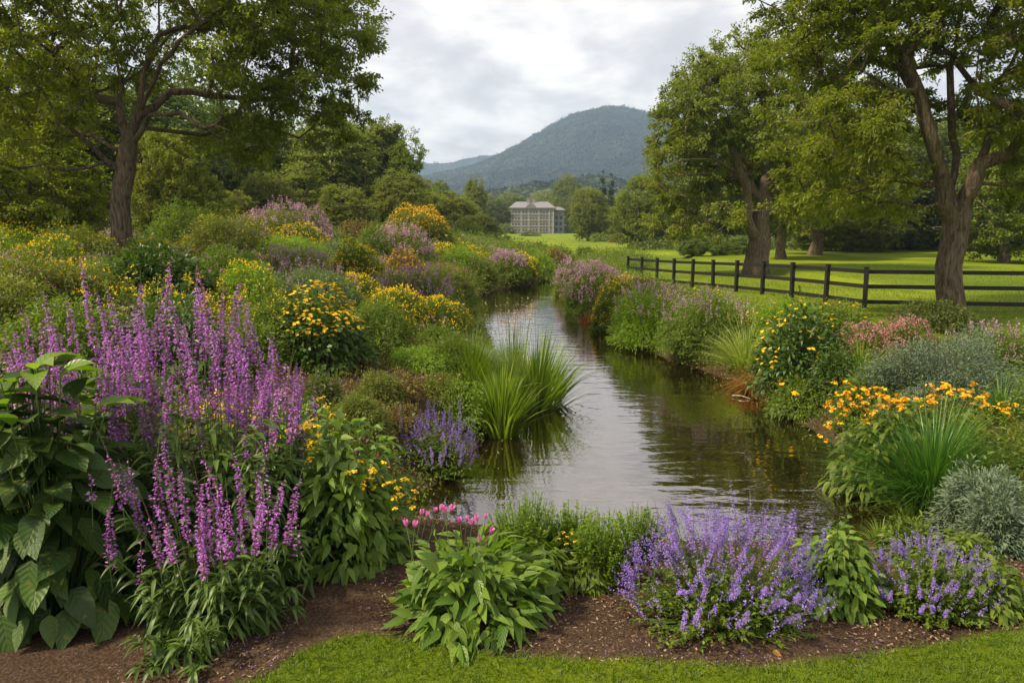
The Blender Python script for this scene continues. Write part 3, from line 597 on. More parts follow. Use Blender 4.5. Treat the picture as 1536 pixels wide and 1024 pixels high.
def tree_px(kind, leaf, u, vtop, wpx, Y, label, v=0, name='deciduous_tree', cat='tree', vb=None, rz=None, group=None):
    top = at_y(u, vtop, Y); x = top[0]; zb = hz(x, Y) - .1; H = top[2] - zb
    w0 = {'round': 7.6, 'bushy': 8.4, 'tall': 5.2, 'conical': 5.6, 'spire': 2.4}[kind]
    s = H / 9.9; sx = wpx * (1.22 if Y > 45 else 1.1) * Y / F / w0
    put_tree(name, label, cat, (x, Y, zb), gen(kind, leaf, v), group, rng.uniform(0, 6.28) if rz is None else rz, (sx, sx, s))
TREES = [
 # woods behind the left garden, from the left edge inwards
 ('bushy', 'hero_leaf', 30, 170, 230, 21, 'low yellow-green tree at the left edge behind the yellow flower bank', 0),
 ('tall', 'dark_leaf', 95, 120, 200, 32, 'dark tree left of the big leaning trunk, in the shade of the wood', 0),
 ('bushy', 'tree_leaf', 252, 178, 125, 27, 'bright sunlit yellow-green tree just to the right of the big trunk', 1),
 ('tall', 'dark_leaf', 205, 120, 170, 40, 'dark tree directly behind the big forked trunk', 1),
 ('bushy', 'dark_leaf', 335, 188, 140, 50, 'dark rounded tree right of the sunlit yellow-green one', 0),
 ('round', 'olive_leaf', 405, 258, 76, 44, 'olive rounded tree rising over the mauve shrub', 0),
 ('bushy', 'dark_leaf', 395, 180, 130, 62, 'dark wooded crown behind the olive rounded tree', 1),
 ('bushy', 'olive_leaf', 350, 286, 80, 38, 'small grey-green rounded tree at the foot of the wood', 1),
 ('conical', 'olive_leaf', 455, 232, 105, 48, 'olive pyramid shaped tree in the middle of the left wood', 0),
 ('tall', 'olive_leaf', 485, 172, 110, 56, 'tall olive tree with narrow crown behind the pyramid shaped tree', 0),
 ('bushy', 'olive_leaf', 552, 176, 120, 62, 'tall full tree at the right end of the left wood', 0),
 ('tall', 'olive_leaf', 575, 196, 70, 62, 'narrow tree leaning on the full tree, second from the wood end', 1),
 ('tall', 'tree_leaf', 609, 210, 50, 60, 'slim ragged tree ending the left wood against the sky', 0),
 ('bushy', 'olive_leaf', 594, 255, 90, 54, 'low rounded tree under the slim ragged one', 1),
 ('bushy', 'olive_leaf', 520, 270, 80, 46, 'low olive tree at the foot of the tall full tree', 2),
 # middle distance, left of the mansion
 ('round', 'olive_leaf', 635, 268, 46, 150, 'small far tree left of the two domed trees', 0),
 ('round', 'tree_leaf', 661, 269, 36, 130, 'dark domed tree, left one of two domes left of the mansion', 0),
 ('tall', 'tree_leaf', 712, 271, 34, 130, 'tall domed tree midway between the ragged wood and the mansion', 0),
 ('bushy', 'olive_leaf', 690, 291, 60, 105, 'olive tree below and between the two domed trees', 0),
 ('bushy', 'tree_leaf', 628, 276, 76, 80, 'yellow-green tree sloping down behind the golden shrub', 1),
 ('bushy', 'olive_leaf', 672, 288, 84, 76, 'sunlit rounded tree right of the golden shrub', 1),
 ('bushy', 'dark_leaf', 716, 318, 66, 70, 'low dark bushy tree near the left end of the far lawn', 0),
 ('bushy', 'dark_leaf', 740, 296, 50, 210, 'dark tree whose crown touches the left wall of the mansion', 0),
 ('round', 'olive_leaf', 768, 290, 44, 290, 'rounded tree rising behind the left part of the mansion roof', 0),
 ('bushy', 'olive_leaf', 722, 300, 40, 230, 'far tree second to the left from the mansion', 1),
 # right of the mansion
 ('bushy', 'tree_leaf', 850, 257, 50, 275, 'tall sunlit tree rising behind the right end of the mansion', 0),
 ('bushy', 'tree_leaf', 884, 276, 56, 120, 'full leafy tree on the lawn in front of the mansion wing', 2),
 ('spire', 'conifer_leaf', 905, 262, 15, 170, 'dark slender conifer, taller of the two spires', 0),
 ('spire', 'conifer_leaf', 918, 266, 16, 168, 'dark slender conifer, shorter of the two spires', 0),
 ('bushy', 'olive_leaf', 930, 306, 44, 140, 'olive tree below the two conifer spires', 0),
 ('bushy', 'tree_leaf', 960, 252, 84, 82, 'tall sunlit tree left of the thick split trunk', 1),
 ('bushy', 'dark_leaf', 985, 300, 70, 90, 'dark tree half hidden behind the tall sunlit tree', 1),
 ('bushy', 'pale_leaf', 1040, 341, 46, 58, 'small round pale tree on the lawn left of the thick split trunk', 0),
 ('bushy', 'pale_leaf', 1080, 354, 34, 60, 'smaller pale tree between the round pale one and the split trunk', 1),
 ('bushy', 'pale_leaf', 1106, 352, 34, 62, 'pale bushy tree touching the left side of the split trunk', 0),
 # behind the right lawn
 ('round', 'tree_leaf', 1182, 190, 150, 52, 'tree with slim trunk just right of the split trunk', 0),
 ('round', 'tree_leaf', 1236, 160, 190, 60, 'tree with short dark trunk in the middle of the right lawn', 1),
 ('bushy', 'tree_leaf', 1280, 240, 150, 72, 'yellow-green tree beyond the lawn left of the three stemmed tree', 0),
 ('bushy', 'dark_leaf', 1350, 170, 220, 80, 'dark tree beyond the lawn seen left of the three stems', 0),
 ('bushy', 'tree_leaf', 1525, 205, 150, 46, 'yellow-green tree at the right edge behind the three stemmed tree', 2),
 ('bushy', 'dark_leaf', 1470, 150, 240, 84, 'dark tree beyond the lawn seen between the stems', 1),
 ('bushy', 'dark_leaf', 1585, 160, 240, 76, 'dark tree beyond the lawn at the right edge', 0),
]
for kind, leaf, u, vt, w, Y, lab, v in TREES:
    cf = kind == 'spire'
    tree_px(kind, leaf, u, vt, w, Y, lab, v, name='conifer' if cf else 'deciduous_tree', cat='conifer' if cf else 'tree', group='trees in the woods' if (u < 600 or u > 1250) else 'trees in the park')
# --- woods that read as one mass
def mass(name, label, pts, kinds):
    g = G(); gt = G(); r = np.random.default_rng(5)
    src = {}
    for x, y, H, w in pts:
        kd, lf = kinds[r.integers(len(kinds))]
        key = (kd, lf, 'm', r.integers(2))
        if key not in src:
            rr = np.random.default_rng(len(src) + 40); gg = G(); n = 150
            d = nrm(rr.normal(size=(n, 3))); rad = rr.uniform(.72, 1.05, (n, 1))
            C = d * rad * np.array([.38, .38, .46]) + np.array([0, 0, .52])
            C *= np.array([1, 1, 1]) if kd != 'conical' else 1
            if kd == 'conical': C[:, :2] *= (1.25 - C[:, 2:3]) * .8
            puff_leaves(gg, C, np.full(n, .08), 35, .034, .022, rr, .6, 0, None, .2)
            src[key] = gg
        gg = src[key]; V = np.concatenate(gg.v); a = r.uniform(0, 6.28); ca, sa = math.cos(a), math.sin(a)
        V = np.stack([(V[:, 0] * ca - V[:, 1] * sa) * w, (V[:, 0] * sa + V[:, 1] * ca) * w, V[:, 2] * H], 1) + np.array([x, y, hz(x, y) - .2])
        t = r.random() * .5
        g.add(V, np.concatenate([q + o for q, o in zip(gg.q, np.cumsum([0] + [len(v) for v in gg.v[:-1]]) * 0)]), 0, np.clip(np.concatenate(gg.r) * .6 + t, 0, 1))
        z0 = hz(x, y); tube(g, [(x, y, z0 - .3), (x + .1, y, z0 + H * .3), (x, y, z0 + H * .7)], [.028 * H, .02 * H, .01 * H], 6, 1)
    return tag(g.obj(name, [MATS['dark_leaf' if 'dark' in label else 'olive_leaf'], MATS['bark']]), label, 'woodland', kind='stuff')
r_ = np.random.default_rng(77)
pl = []
for Y in np.arange(34, 95, 7.0):
    for u in np.arange(-200, 590, 55):
        uu = u + r_.uniform(-25, 25); x = (uu - 768) * Y / F
        if (Y < 60 and uu > 300) or (Y < 44) or (Y < 74 and uu > 520): continue
        pl.append((x, Y + r_.uniform(-2, 2), r_.uniform(6.5, 9.5) * (.9 + Y / 140), r_.uniform(7, 10)))
mass('woodland', 'dark dense wood behind the left garden', pl, [('round', 'd')])
pr = []
for Y in np.arange(92, 150, 11.0):
    for u in np.arange(1040, 1720, 44):
        uu = u + r_.uniform(-20, 20); pr.append(((uu - 768) * Y / F, Y + r_.uniform(-4, 4), r_.uniform(10, 16), r_.uniform(10, 14)))
for Y in np.arange(50, 92, 9.0):
    for u in (1600, 1680, 1780): pr.append(((u - 768) * Y / F, Y, r_.uniform(9, 12), 10))
mass('woodland', 'dark dense wood beyond the right lawn', pr, [('round', 'd')])
pf = []
for Y in (290, 320, 350, 385):
    for u in np.arange(560, 1080, 24):
        uu = u + r_.uniform(-10, 10); x = (uu - 768) * Y / F
        if abs(uu - 800) < 60 and Y < 300: continue
        pf.append((x, Y + r_.uniform(-12, 12), r_.uniform(12, 19), r_.uniform(13, 19)))
mass('woodland', 'distant belt of trees behind the mansion', pf, [('round', 'd'), ('conical', 'd')])
# ================================================================== PLANTS
UP = np.array([0, 0, 1.])
def dome(n, r, lo=.0, flat=1.0):
    """unit directions over a dome, lo = how far below the horizontal they may start"""
    z = r.uniform(lo, 1, n); a = r.uniform(0, 6.283, n); s = np.sqrt(np.maximum(1 - z * z, 0)); return np.stack([s * np.cos(a), s * np.sin(a), z], 1)
def lump(d, seed, amp=.16):
    return 1 + amp * 2 * (vnoise(d[:, 0] * 2.3 + 9 + seed, d[:, 1] * 2.3 + d[:, 2] * 1.7 + 9, seed) - .5) + amp * (vnoise(d[:, 0] * 6 + 9, d[:, 1] * 6 + d[:, 2] * 5 + 9, seed + 3) - .5)
def mound_mesh(r, rx, ry, h, L, W, leaf, cover=2.4, seg=1, droop=.2, style='shrub', down=.3, seed=0, amp=.16, prof=None, maxn=30000):
    """shoots run from the base to a lumpy dome and carry the leaves"""
    g = G(); area = 6.283 * ((rx * ry + rx * h + ry * h) / 3)
    n = int(min(maxn, cover * area / (L * W * .55)))
    lp = 10 if n > 900 else 6; ns = max(14, n // lp)
    d = dome(ns, r, -.05); R_ = np.array([rx, ry, h]) * (lump(d, seed, amp) * r.uniform(.86, 1.06, ns))[:, None]
    tip = d * R_; tip[:, 2] = np.maximum(tip[:, 2], L * .25)
    base = tip * np.array([.25, .25, 0]) + r.normal(0, .02, (ns, 3)) * np.array([1, 1, 0])
    mid = (base + tip) / 2 + np.array([0, 0, .16]) * h
    t = 1 - (r.random((ns, lp)) ** 1.5) * .55
    T = t[..., None]; P = (1 - T) ** 2 * base[:, None] + 2 * T * (1 - T) * mid[:, None] + T * T * tip[:, None]
    tan = nrm(2 * (1 - T) * (mid - base)[:, None] + 2 * T * (tip - mid)[:, None])
    out_ = nrm(P * np.array([1, 1, .35]) / np.array([rx, ry, h]) * min(rx, ry, h))
    rd = r.normal(size=P.shape)
    D = nrm(tan * .45 + out_ * .55 + rd * .55 - UP * down)
    Nn = nrm(d[:, None] * .9 + UP * .55 + r.normal(size=P.shape) * .35)
    m = ns * lp; rn = np.repeat(r.random(ns) * .45, lp) + r.random(m) * .55
    leaves(g, P.reshape(-1, 3) + rd.reshape(-1, 3) * L * .3, D.reshape(-1, 3), Nn.reshape(-1, 3), L * r.uniform(.65, 1.2, m), W * r.uniform(.7, 1.15, m), 0, seg, droop * r.uniform(.3, 1.4, m) if seg > 1 else droop, .14, rn, prof)
    k = min(ns, 160); tubes(g, base[:k], tip[:k], np.full(k, max(.003, L * .03)), np.full(k, max(.0015, L * .015)), 3, 1, mid[:k])
    return g
def blossom_pts(r, rx, ry, h, n, seed, zlo=.35, amp=.16, patchy=.5, lift=.04):
    d = dome(n * 3, r, zlo); k = vnoise(d[:, 0] * 3 + 5, d[:, 1] * 3 + 5, seed + 40) > patchy * r.random(len(d)) * 1.2
    d = d[k][:n]; return d * np.array([rx, ry, h]) * (lump(d, seed, amp) * 1.0)[:, None] + UP * lift, d
def ring_flowers(g, P, A, Rr, petals, r, mat, cmat=None, cup=.25, pw=.55, seg=1, rnd=None):
    """flowers of petals round a centre; A = facing axis"""
    n = len(P); A = nrm(A); x = nrm(np.cross(A, r.normal(size=(n, 3)))); y = np.cross(A, x); th = np.arange(petals) / petals * 6.283
    th = th[None] + r.normal(0, .12, (n, petals))
    D = x[:, None] * np.cos(th)[..., None] + y[:, None] * np.sin(th)[..., None] + A[:, None] * cup
    Rr = np.broadcast_to(np.asarray(Rr, float), (n,)); rr = np.repeat(Rr, petals) * r.uniform(.85, 1.1, n * petals)
    leaves(g, np.repeat(P, petals, 0), D.reshape(-1, 3), np.repeat(A, petals, 0) + r.normal(0, .2, (n * petals, 3)), rr, rr * pw, mat, seg, .1, .1, np.repeat(r.random(n) if rnd is None else rnd, petals) * .6 + r.random(n * petals) * .4)
    if cmat is not None:
        k = 5; th = np.arange(k) / k * 6.283; c = P + A * (Rr * .12)[:, None]
        D = (x[:, None] * np.cos(th)[None, :, None] + y[:, None] * np.sin(th)[None, :, None])
        leaves(g, np.repeat(c - A * (Rr * .02)[:, None], k, 0), D.reshape(-1, 3) + np.repeat(A, k, 0) * .35, np.repeat(A, k, 0), np.repeat(Rr, k) * .3, np.repeat(Rr, k) * .3, cmat, 1, 0, 0)
def small_flowers(g, P, r, size, mat, up=.4):
    """two crossed petals pairs for flowers only a few pixels wide"""
    n = len(P)
    for k in range(3):
        D = r.normal(size=(n, 3)) + UP * up; leaves(g, P + r.normal(size=(n, 3)) * np.reshape(size * .3 * np.ones(n), (-1, 1)), D, r.normal(size=(n, 3)), size * r.uniform(.7, 1.3, n), size * .6 * np.ones(n), mat, 1, 0, .15)
def spike_cloud(g, P, D, r, ln, w, nper, size, mat, mat2=None):
    """flower spikes as florets round an axis from P along D"""
    n = len(P); t = r.random((n, nper)); D = nrm(D); x = nrm(np.cross(D, r.normal(size=(n, 3)))); y = np.cross(D, x); a = r.uniform(0, 6.283, (n, nper))
    ln = np.broadcast_to(np.asarray(ln, float), (n,)); rad = w * (1 - t) ** .7 + w * .15
    o = (x[:, None] * np.cos(a)[..., None] + y[:, None] * np.sin(a)[..., None])
    C = P[:, None] + D[:, None] * (t * ln[:, None])[..., None] + o * (rad * .35)[..., None]
    m = n * nper
    leaves(g, C.reshape(-1, 3), (o + D[:, None] * .5 + r.normal(0, .4, o.shape)).reshape(-1, 3), r.normal(size=(m, 3)) + UP, np.maximum(size, (rad * .8).ravel()) * r.uniform(.7, 1.2, m), size * r.uniform(.6, 1, m), mat, 1, .1, .2)
def lod(Y, px=2.6): return px * Y / F
BANK_N = 0
def mound(u, vb, vt, wpx, label, leaf='green', L=.06, W=.025, fl=None, nf=0, fsz=.03, ftype='spike', name='shrub', cat='shrub', depth=1.0, zlo=.3, seg=1, cover=2.4, down=.3, group=None, Y=None, patchy=.5, fmix=None, prof=None, amp=.16, fpart='blossoms', droop=.2):
    """a bank plant: base at picture height vb (its distance follows from the terrain), top at vt, width wpx"""
    global BANK_N; BANK_N += 1; seed = BANK_N; r = np.random.default_rng(500 + seed)
    if u < 660 and Y is None and vt < 470: vt -= 11 if vt < 430 else 5
    p = ground(u, vb) if Y is None else np.array([at_y(u, 400, Y)[0], Y, hz(at_y(u, 400, Y)[0], Y)])
    rx = wpx * (1.14 if u < 700 and Y is None else 1.04) * p[1] / F / 2; dy = min(rx * depth, 1.4 + rx * .4); Yc = p[1] + dy * .75; sc_ = Yc / p[1]; x = (u - 768) / F * Yc; rx *= sc_
    zb = hz(x, Yc) - .04; h = max(.15, at_y(u, vt, Yc)[2] - zb)
    if fl and ftype == 'spike': h *= .90
    nf = int(nf * (1.9 if fl == 'yellow' else 1.3))
    L = max(L, lod(Yc, 3.4)); W = max(W, lod(Yc, 1.7)); t = thing(name, label, cat, (x, Yc, zb), group)
    g = mound_mesh(r, rx, dy, h, L, W, leaf, cover, seg, droop, down=down, seed=seed, prof=prof, amp=amp)
    g.obj('foliage', [MATS[leaf], MATS['stem']], t, smooth=seg > 1)
    if fl:
        gf = G(); P, d = blossom_pts(r, rx, dy, h, nf, seed, zlo, amp, patchy); fsz = max(fsz, lod(Yc, 2.0)); mats = [MATS[m] for m in ([fl] if isinstance(fl, str) else fl)] + [MATS['stem']]
        mi = len(mats) - 1
        if ftype == 'spike':
            D = nrm(d * np.array([.5, .5, .3]) + UP + r.normal(0, .15, d.shape)); ln = r.uniform(.12, .24, len(P)) * h ** .5
            spike_cloud(gf, P, D, r, ln, fsz * 1.1, 12, fsz, 0); tubes(gf, P - D * .1, P + D * ln[:, None], np.full(len(P), .002), np.full(len(P), .001), 3, mi)
        elif ftype == 'dots': small_flowers(gf, P, r, fsz, 0)
        elif ftype == 'daisy':
            tubes(gf, P - UP * .14 - d * .03, P, np.full(len(P), .003), np.full(len(P), .002), 3, mi)
            ring_flowers(gf, P, nrm(d * .7 + UP * .7 + r.normal(0, .35, d.shape)), fsz, 8, r, 0, None if Yc > 12 else (1 if mi > 1 else None), .3, .5)
        gf.obj(fpart, mats, t)
    return t
# ---- grass clumps
def grass_clump(u, vb, vt, wpx, label, leaf='blade', n=500, bl=.012, Y=None, arch=.55, plume=None, npl=0, name='grass_clump', cat='grass clump', lean=(0, 0), tip=.06, stiff=1.0, group=None):
    global BANK_N; BANK_N += 1; r = np.random.default_rng(500 + BANK_N)
    p = ground(u, vb) if Y is None else np.array([at_y(u, 400, Y)[0], Y, hz(at_y(u, 400, Y)[0], Y)])
    rx = wpx * p[1] / F / 2; Yc = p[1] + rx * .4; x = (u - 768) / F * Yc; zb = hz(x, Yc) - .03; h = at_y(u, vt, Yc)[2] - zb
    t = thing(name, label, cat, (x, Yc, zb), group); g = G()
    a = r.uniform(0, 6.283, n); q = r.random(n) ** .7; o = np.stack([np.cos(a), np.sin(a), np.zeros(n)], 1)
    base = o * (q * rx * .32)[:, None]; hh = h * r.uniform(.55, 1.08, n) * (1 - .25 * q)
    reach = rx * (.25 + .9 * q) * r.uniform(.6, 1.15, n) * arch * 1.6
    D = nrm(o * (reach * .55)[:, None] + UP * (hh * 1.25)[:, None] + np.array([lean[0], lean[1], 0]) * h + r.normal(0, .05 * h, (n, 3)))
    Ls = hh * r.uniform(1.05, 1.3, n)
    V = []; seg = 5; tt = np.linspace(0, 1, seg + 1)
    # arching blades
    S = nrm(np.cross(D, o + r.normal(0, .3, o.shape))); W = max(bl, lod(Yc, 1.1)); wprof = np.interp(tt, [0, .35, 1], [.8, 1, tip])
    V = np.zeros((n, seg + 1, 2, 3)); ww = W * r.uniform(.6, 1.2, n)
    for i, ti in enumerate(tt):
        c = base + D * (Ls * ti)[:, None] + (o * (reach * .55)[:, None] - UP * (hh * .35 * (.4 + q) / stiff)[:, None]) * ti ** 2.6
        V[:, i, 0] = c - S * (ww * wprof[i] / 2)[:, None]; V[:, i, 1] = c + S * (ww * wprof[i] / 2)[:, None]
    V[..., 2] = np.maximum(V[..., 2], .01); qd = np.array([[2 * i, 2 * i + 1, 2 * i + 3, 2 * i + 2] for i in range(seg)])[None] + (np.arange(n) * 2 * (seg + 1))[:, None, None]
    g.add(V.reshape(-1, 3), qd.reshape(-1, 4), 0, np.repeat(r.random(n), 2 * (seg + 1))); g.obj('blades', MATS[leaf], t, smooth=True)
    if plume:
        gp = G(); a = r.uniform(0, 6.283, npl); q = r.random(npl); o = np.stack([np.cos(a), np.sin(a), np.zeros(npl)], 1); B = o * (q * rx * .3)[:, None]
        T = o * (q * rx * .75)[:, None] + UP * (h * r.uniform(.82, 1.1, npl))[:, None]
        tubes(gp, B, T, np.full(npl, .003), np.full(npl, max(.0015, lod(Yc, .3))), 3, 1); spike_cloud(gp, T - nrm(T - B) * .10, nrm(T - B), r, .26 * h, .022, 14, max(.018, lod(Yc, 1.6)), 0)
        gp.obj('seed_heads', [MATS[plume], MATS['stem']], t)
    return t
# ---- flower spike meshes (shared between the parts of one kind)
def spike_mesh(r, ln, w, nwh, size, mats, bud=.22, petal=3, per=5, gap=0.0):
    g = G(); H = ln; k = 6; bend = r.normal(0, .045, 3) * ln; ax = lambda t: np.stack([bend[0] * t * t, bend[1] * t * t, H * t], -1)
    tube(g, ax(np.linspace(-.25, 1, 8)), np.linspace(.0032, .001, 8), 5, 2)
    nf = nwh * per; lev = np.repeat(np.arange(nwh) / nwh, per) + r.normal(0, .006, nf); a = r.uniform(0, 6.283, nf)
    o = np.stack([np.cos(a), np.sin(a), np.zeros(nf)], 1); C = ax(lev); wd = w * np.interp(lev, [0, .08, .3, 1], [.7, 1, .9, .12]) * r.uniform(.7, 1.15, nf)
    isb = lev > 1 - bud * r.uniform(.4, 1.4, nf)
    # calyx
    leaves(g, C, o + UP * .7, r.normal(size=(nf, 3)), wd * .55, wd * .22, 1, 1, 0, .2)
    for j in range(petal):
        D = o * 1.0 + UP * r.uniform(-.5, .7, nf)[:, None] + r.normal(0, .45, (nf, 3)); kk = ~isb
        leaves(g, (C + o * (wd * .40)[:, None])[kk], D[kk], (UP + r.normal(0, .6, (nf, 3)))[kk], (np.minimum(size, wd * 1.1) * r.uniform(.75, 1.25, nf))[kk], (size * .62 * r.uniform(.7, 1.2, nf) * np.interp(lev, [0, 1], [1, .6]))[kk], 0, 1, .25, .25)
    return g.mesh('flower_spike', mats)
def bloom_spikes(t, meshes, specs, r):
    """specs: (x, y, z, direction, scale) of each spike, a part of its own"""
    for (p, d, s) in specs:
        o = link('flower_spike', meshes[r.integers(len(meshes))], t, tuple(p)); q = Vector(d).to_track_quat('Z', 'Y'); o.rotation_mode = 'QUATERNION'
        o.rotation_quaternion = q; o.scale = (s[0], s[0], s[1])
def leafy_stem(g, A, B, r, n_leaf, L, W, lo=.05, hi=1.0, mat=0, smat=1, droop=.5, rad=.004, up=.45, prof=([0, .12, .4, .75, 1], [.12, .6, 1, .6, .02]), seg=5, fold=.12):
    """upright stems A->B with lance leaves all the way"""
    n = len(A); mid = (A + B) / 2 + (A - B) * np.array([.12, .12, 0]); tubes(g, A, B, np.full(n, rad), np.full(n, rad * .5), 5, smat, mid)
    t = r.uniform(lo, hi, (n, n_leaf))[..., None]; P = (1 - t) ** 2 * A[:, None] + 2 * t * (1 - t) * (.0 * A + 1.0 * mid)[:, None] + t * t * B[:, None]
    a = r.uniform(0, 6.283, (n, n_leaf)); o = np.stack([np.cos(a), np.sin(a), np.zeros_like(a)], -1); outw = nrm(B * np.array([1, 1, 0]) + 1e-4)[:, None]
    D = o + outw * .55 + UP * up + r.normal(0, .15, o.shape); m = n * n_leaf; s = (1 - .45 * t[..., 0]).ravel() * r.uniform(.7, 1.15, m)
    leaves(g, P.reshape(-1, 3), D.reshape(-1, 3), (UP + o * .3 + r.normal(0, .25, o.shape)).reshape(-1, 3), L * s, W * s, mat, seg, droop * r.uniform(.5, 1.6, m), fold, None, prof)
exec('')
# ------------------------------------------------------------------ plants close to the camera
PURPLE = [MATS['purple'], MATS['purple_bud'], MATS['stem']]
VIOLET = [MATS['violet'], MATS['mauve'], MATS['stem']]
rs = np.random.default_rng(3)
SP_TALL = [spike_mesh(rs, 1.0, rs.uniform(.040, .054), rs.integers(24, 32), .022, PURPLE, [.15, .25, .35, .2, .5, .75, .3, .2][_], 3, 5) for _ in range(8)]      # unit length, scaled per spike
def gpt(u, vb): p = ground(u, vb); return p
def salvia(u, vb, tips, label, Lf=.15, Wf=.028, nstem=34, spread=.32, leafh=.55, seed=1, sw=.74, side=1, Yt=None, fol='salvia_leaf', nl=26, lenk=1.0):
    """tips: (u, v, spike length in px, depth offset)"""
    r = np.random.default_rng(seed); b = gpt(u, vb); b[2] -= .01; Y = b[1] + spread * .8; b = np.array([(u - 768) / F * Y, Y, hz((u - 768) / F * Y, Y) - .01])
    t = thing('salvia', label, 'flowering plant', tuple(b)); specs = []; A = []; B = []
    for (tu, tv, lp, dy) in tips:
        top = at_y(tu, tv - 12, Y + dy) - b; ln = (lp * 1.08 + 12) * (Y + dy) / F * lenk; d = nrm(top * np.array([.32, .32, 1]) + r.normal(0, .03, 3) * top[2]); p = top - d * ln
        specs.append((p, d, (sw * ln ** .25 * 1.25, ln))); A.append(top * np.array([.22, .22, 0]) + r.normal(0, .02, 3) * np.array([1, 1, 0])); B.append(p)
    A = np.array(A); B = np.array(B); ex = nstem; hmax = B[:, 2].max()
    d = dome(ex, r, .0); Bx = d * np.array([spread * 1.15, spread * 1.15, hmax * leafh]) + UP * .04; Ax = Bx * np.array([.3, .3, 0])
    g = G(); leafy_stem(g, A, B, r, nl, Lf, Wf, .08, .98); leafy_stem(g, Ax, Bx, r, nl, Lf, Wf, .1, 1.0, droop=.7)
    g.obj('foliage', [MATS[fol], MATS['stem']], t, smooth=True); bloom_spikes(t, SP_TALL, specs, r)
    if side:
        P = np.repeat(np.array([p for p, d_, s in specs]), side, 0); m = len(P); P = P + r.normal(size=(m, 3)) * np.array([.075, .075, .06]) - UP * .02; D = nrm(UP + P * np.array([.25, .25, 0]) + r.normal(0, .13, (m, 3)))
        ln = r.uniform(.10, .24, m); gf = G(); spike_cloud(gf, P, D, r, ln, .026, 30, .015, 0, 1); tubes(gf, P - D * .12, P + D * ln[:, None], np.full(m, .0022), np.full(m, .001), 3, 2); gf.obj('blossoms', PURPLE, t)
    return t
# front purple plant
FRONT = [(160, 640, 120, .0), (205, 598, 60, .45), (212, 660, 130, .1), (243, 645, 125, .1), (270, 700, 110, .0), (300, 690, 130, .15), (316, 640, 190, .1), (330, 680, 160, .0), (366, 668, 120, .1), (400, 705, 95, .05), (417, 715, 110, -.05), (446, 722, 95, .05), (143, 752, 90, -.1), (242, 755, 95, -.15), (302, 800, 75, -.22), (186, 700, 100, .05), (285, 720, 120, -.05), (345, 730, 110, -.05), (225, 740, 110, -.05), (388, 745, 90, -.1)]
salvia(283, 1000, FRONT, 'low bush of magenta-purple flower spikes standing alone on the mulch at the front', .17, .032, 46, .38, .50, 21)
# tall band behind: five plants
def band(us, v0, n, r, dv=26, lp=(80, 190), dy=.35):
    out = []
    for k in range(n):
        uu = r.uniform(us[0], us[1]); f = abs((uu - (us[0] + us[1]) / 2) / (us[1] - us[0]) * 2)
        out.append((uu, v0 + f * dv * 1.1 + abs(r.normal(0, dv)), r.uniform(*lp), r.uniform(-dy, dy)))
    return out
rb = np.random.default_rng(8)
salvia(95, 905, [(122, 386, 150, 0), (38, 440, 120, .1), (80, 425, 130, 0), (97, 420, 130, .1), (52, 455, 110, -.1), (20, 490, 100, 0), (10, 520, 100, .1)] + band((15, 175), 455, 13, rb, 30), 'tall purple flower spikes at the left edge above the large leaves', .20, .046, 30, .45, .6, 22, Yt=4.6)
salvia(225, 893, [(243, 378, 150, 0), (208, 415, 120, 0), (226, 425, 120, .1), (265, 418, 110, -.1), (165, 432, 110, .1), (147, 435, 110, 0)] + band((145, 275), 440, 12, rb, 30), 'tallest purple flower spikes directly in front of the big tree trunk', .20, .046, 30, .45, .6, 23)
salvia(320, 886, [(311, 387, 130, 0), (287, 398, 120, .1), (348, 412, 120, 0), (370, 418, 120, .1), (300, 420, 110, -.1), (330, 430, 120, 0)] + band((275, 385), 435, 12, rb, 30), 'tall purple flower spikes right of the tallest ones', .20, .046, 30, .42, .6, 24)
salvia(405, 872, [(417, 482, 110, 0), (398, 505, 100, .1), (430, 520, 110, 0), (446, 560, 80, .1), (440, 548, 70, 0), (384, 470, 120, 0)] + band((375, 448), 520, 10, rb, 28, (60, 130)), 'purple flower spikes at the right end of the tall purple group', .20, .046, 26, .36, .62, 25)
salvia(300, 930, band((180, 420), 525, 9, rb, 18, (70, 110)) + [(215, 600, 70, 0)], 'shorter purple flower spikes in front of the tall purple group', .21, .050, 70, .55, .92, 26)
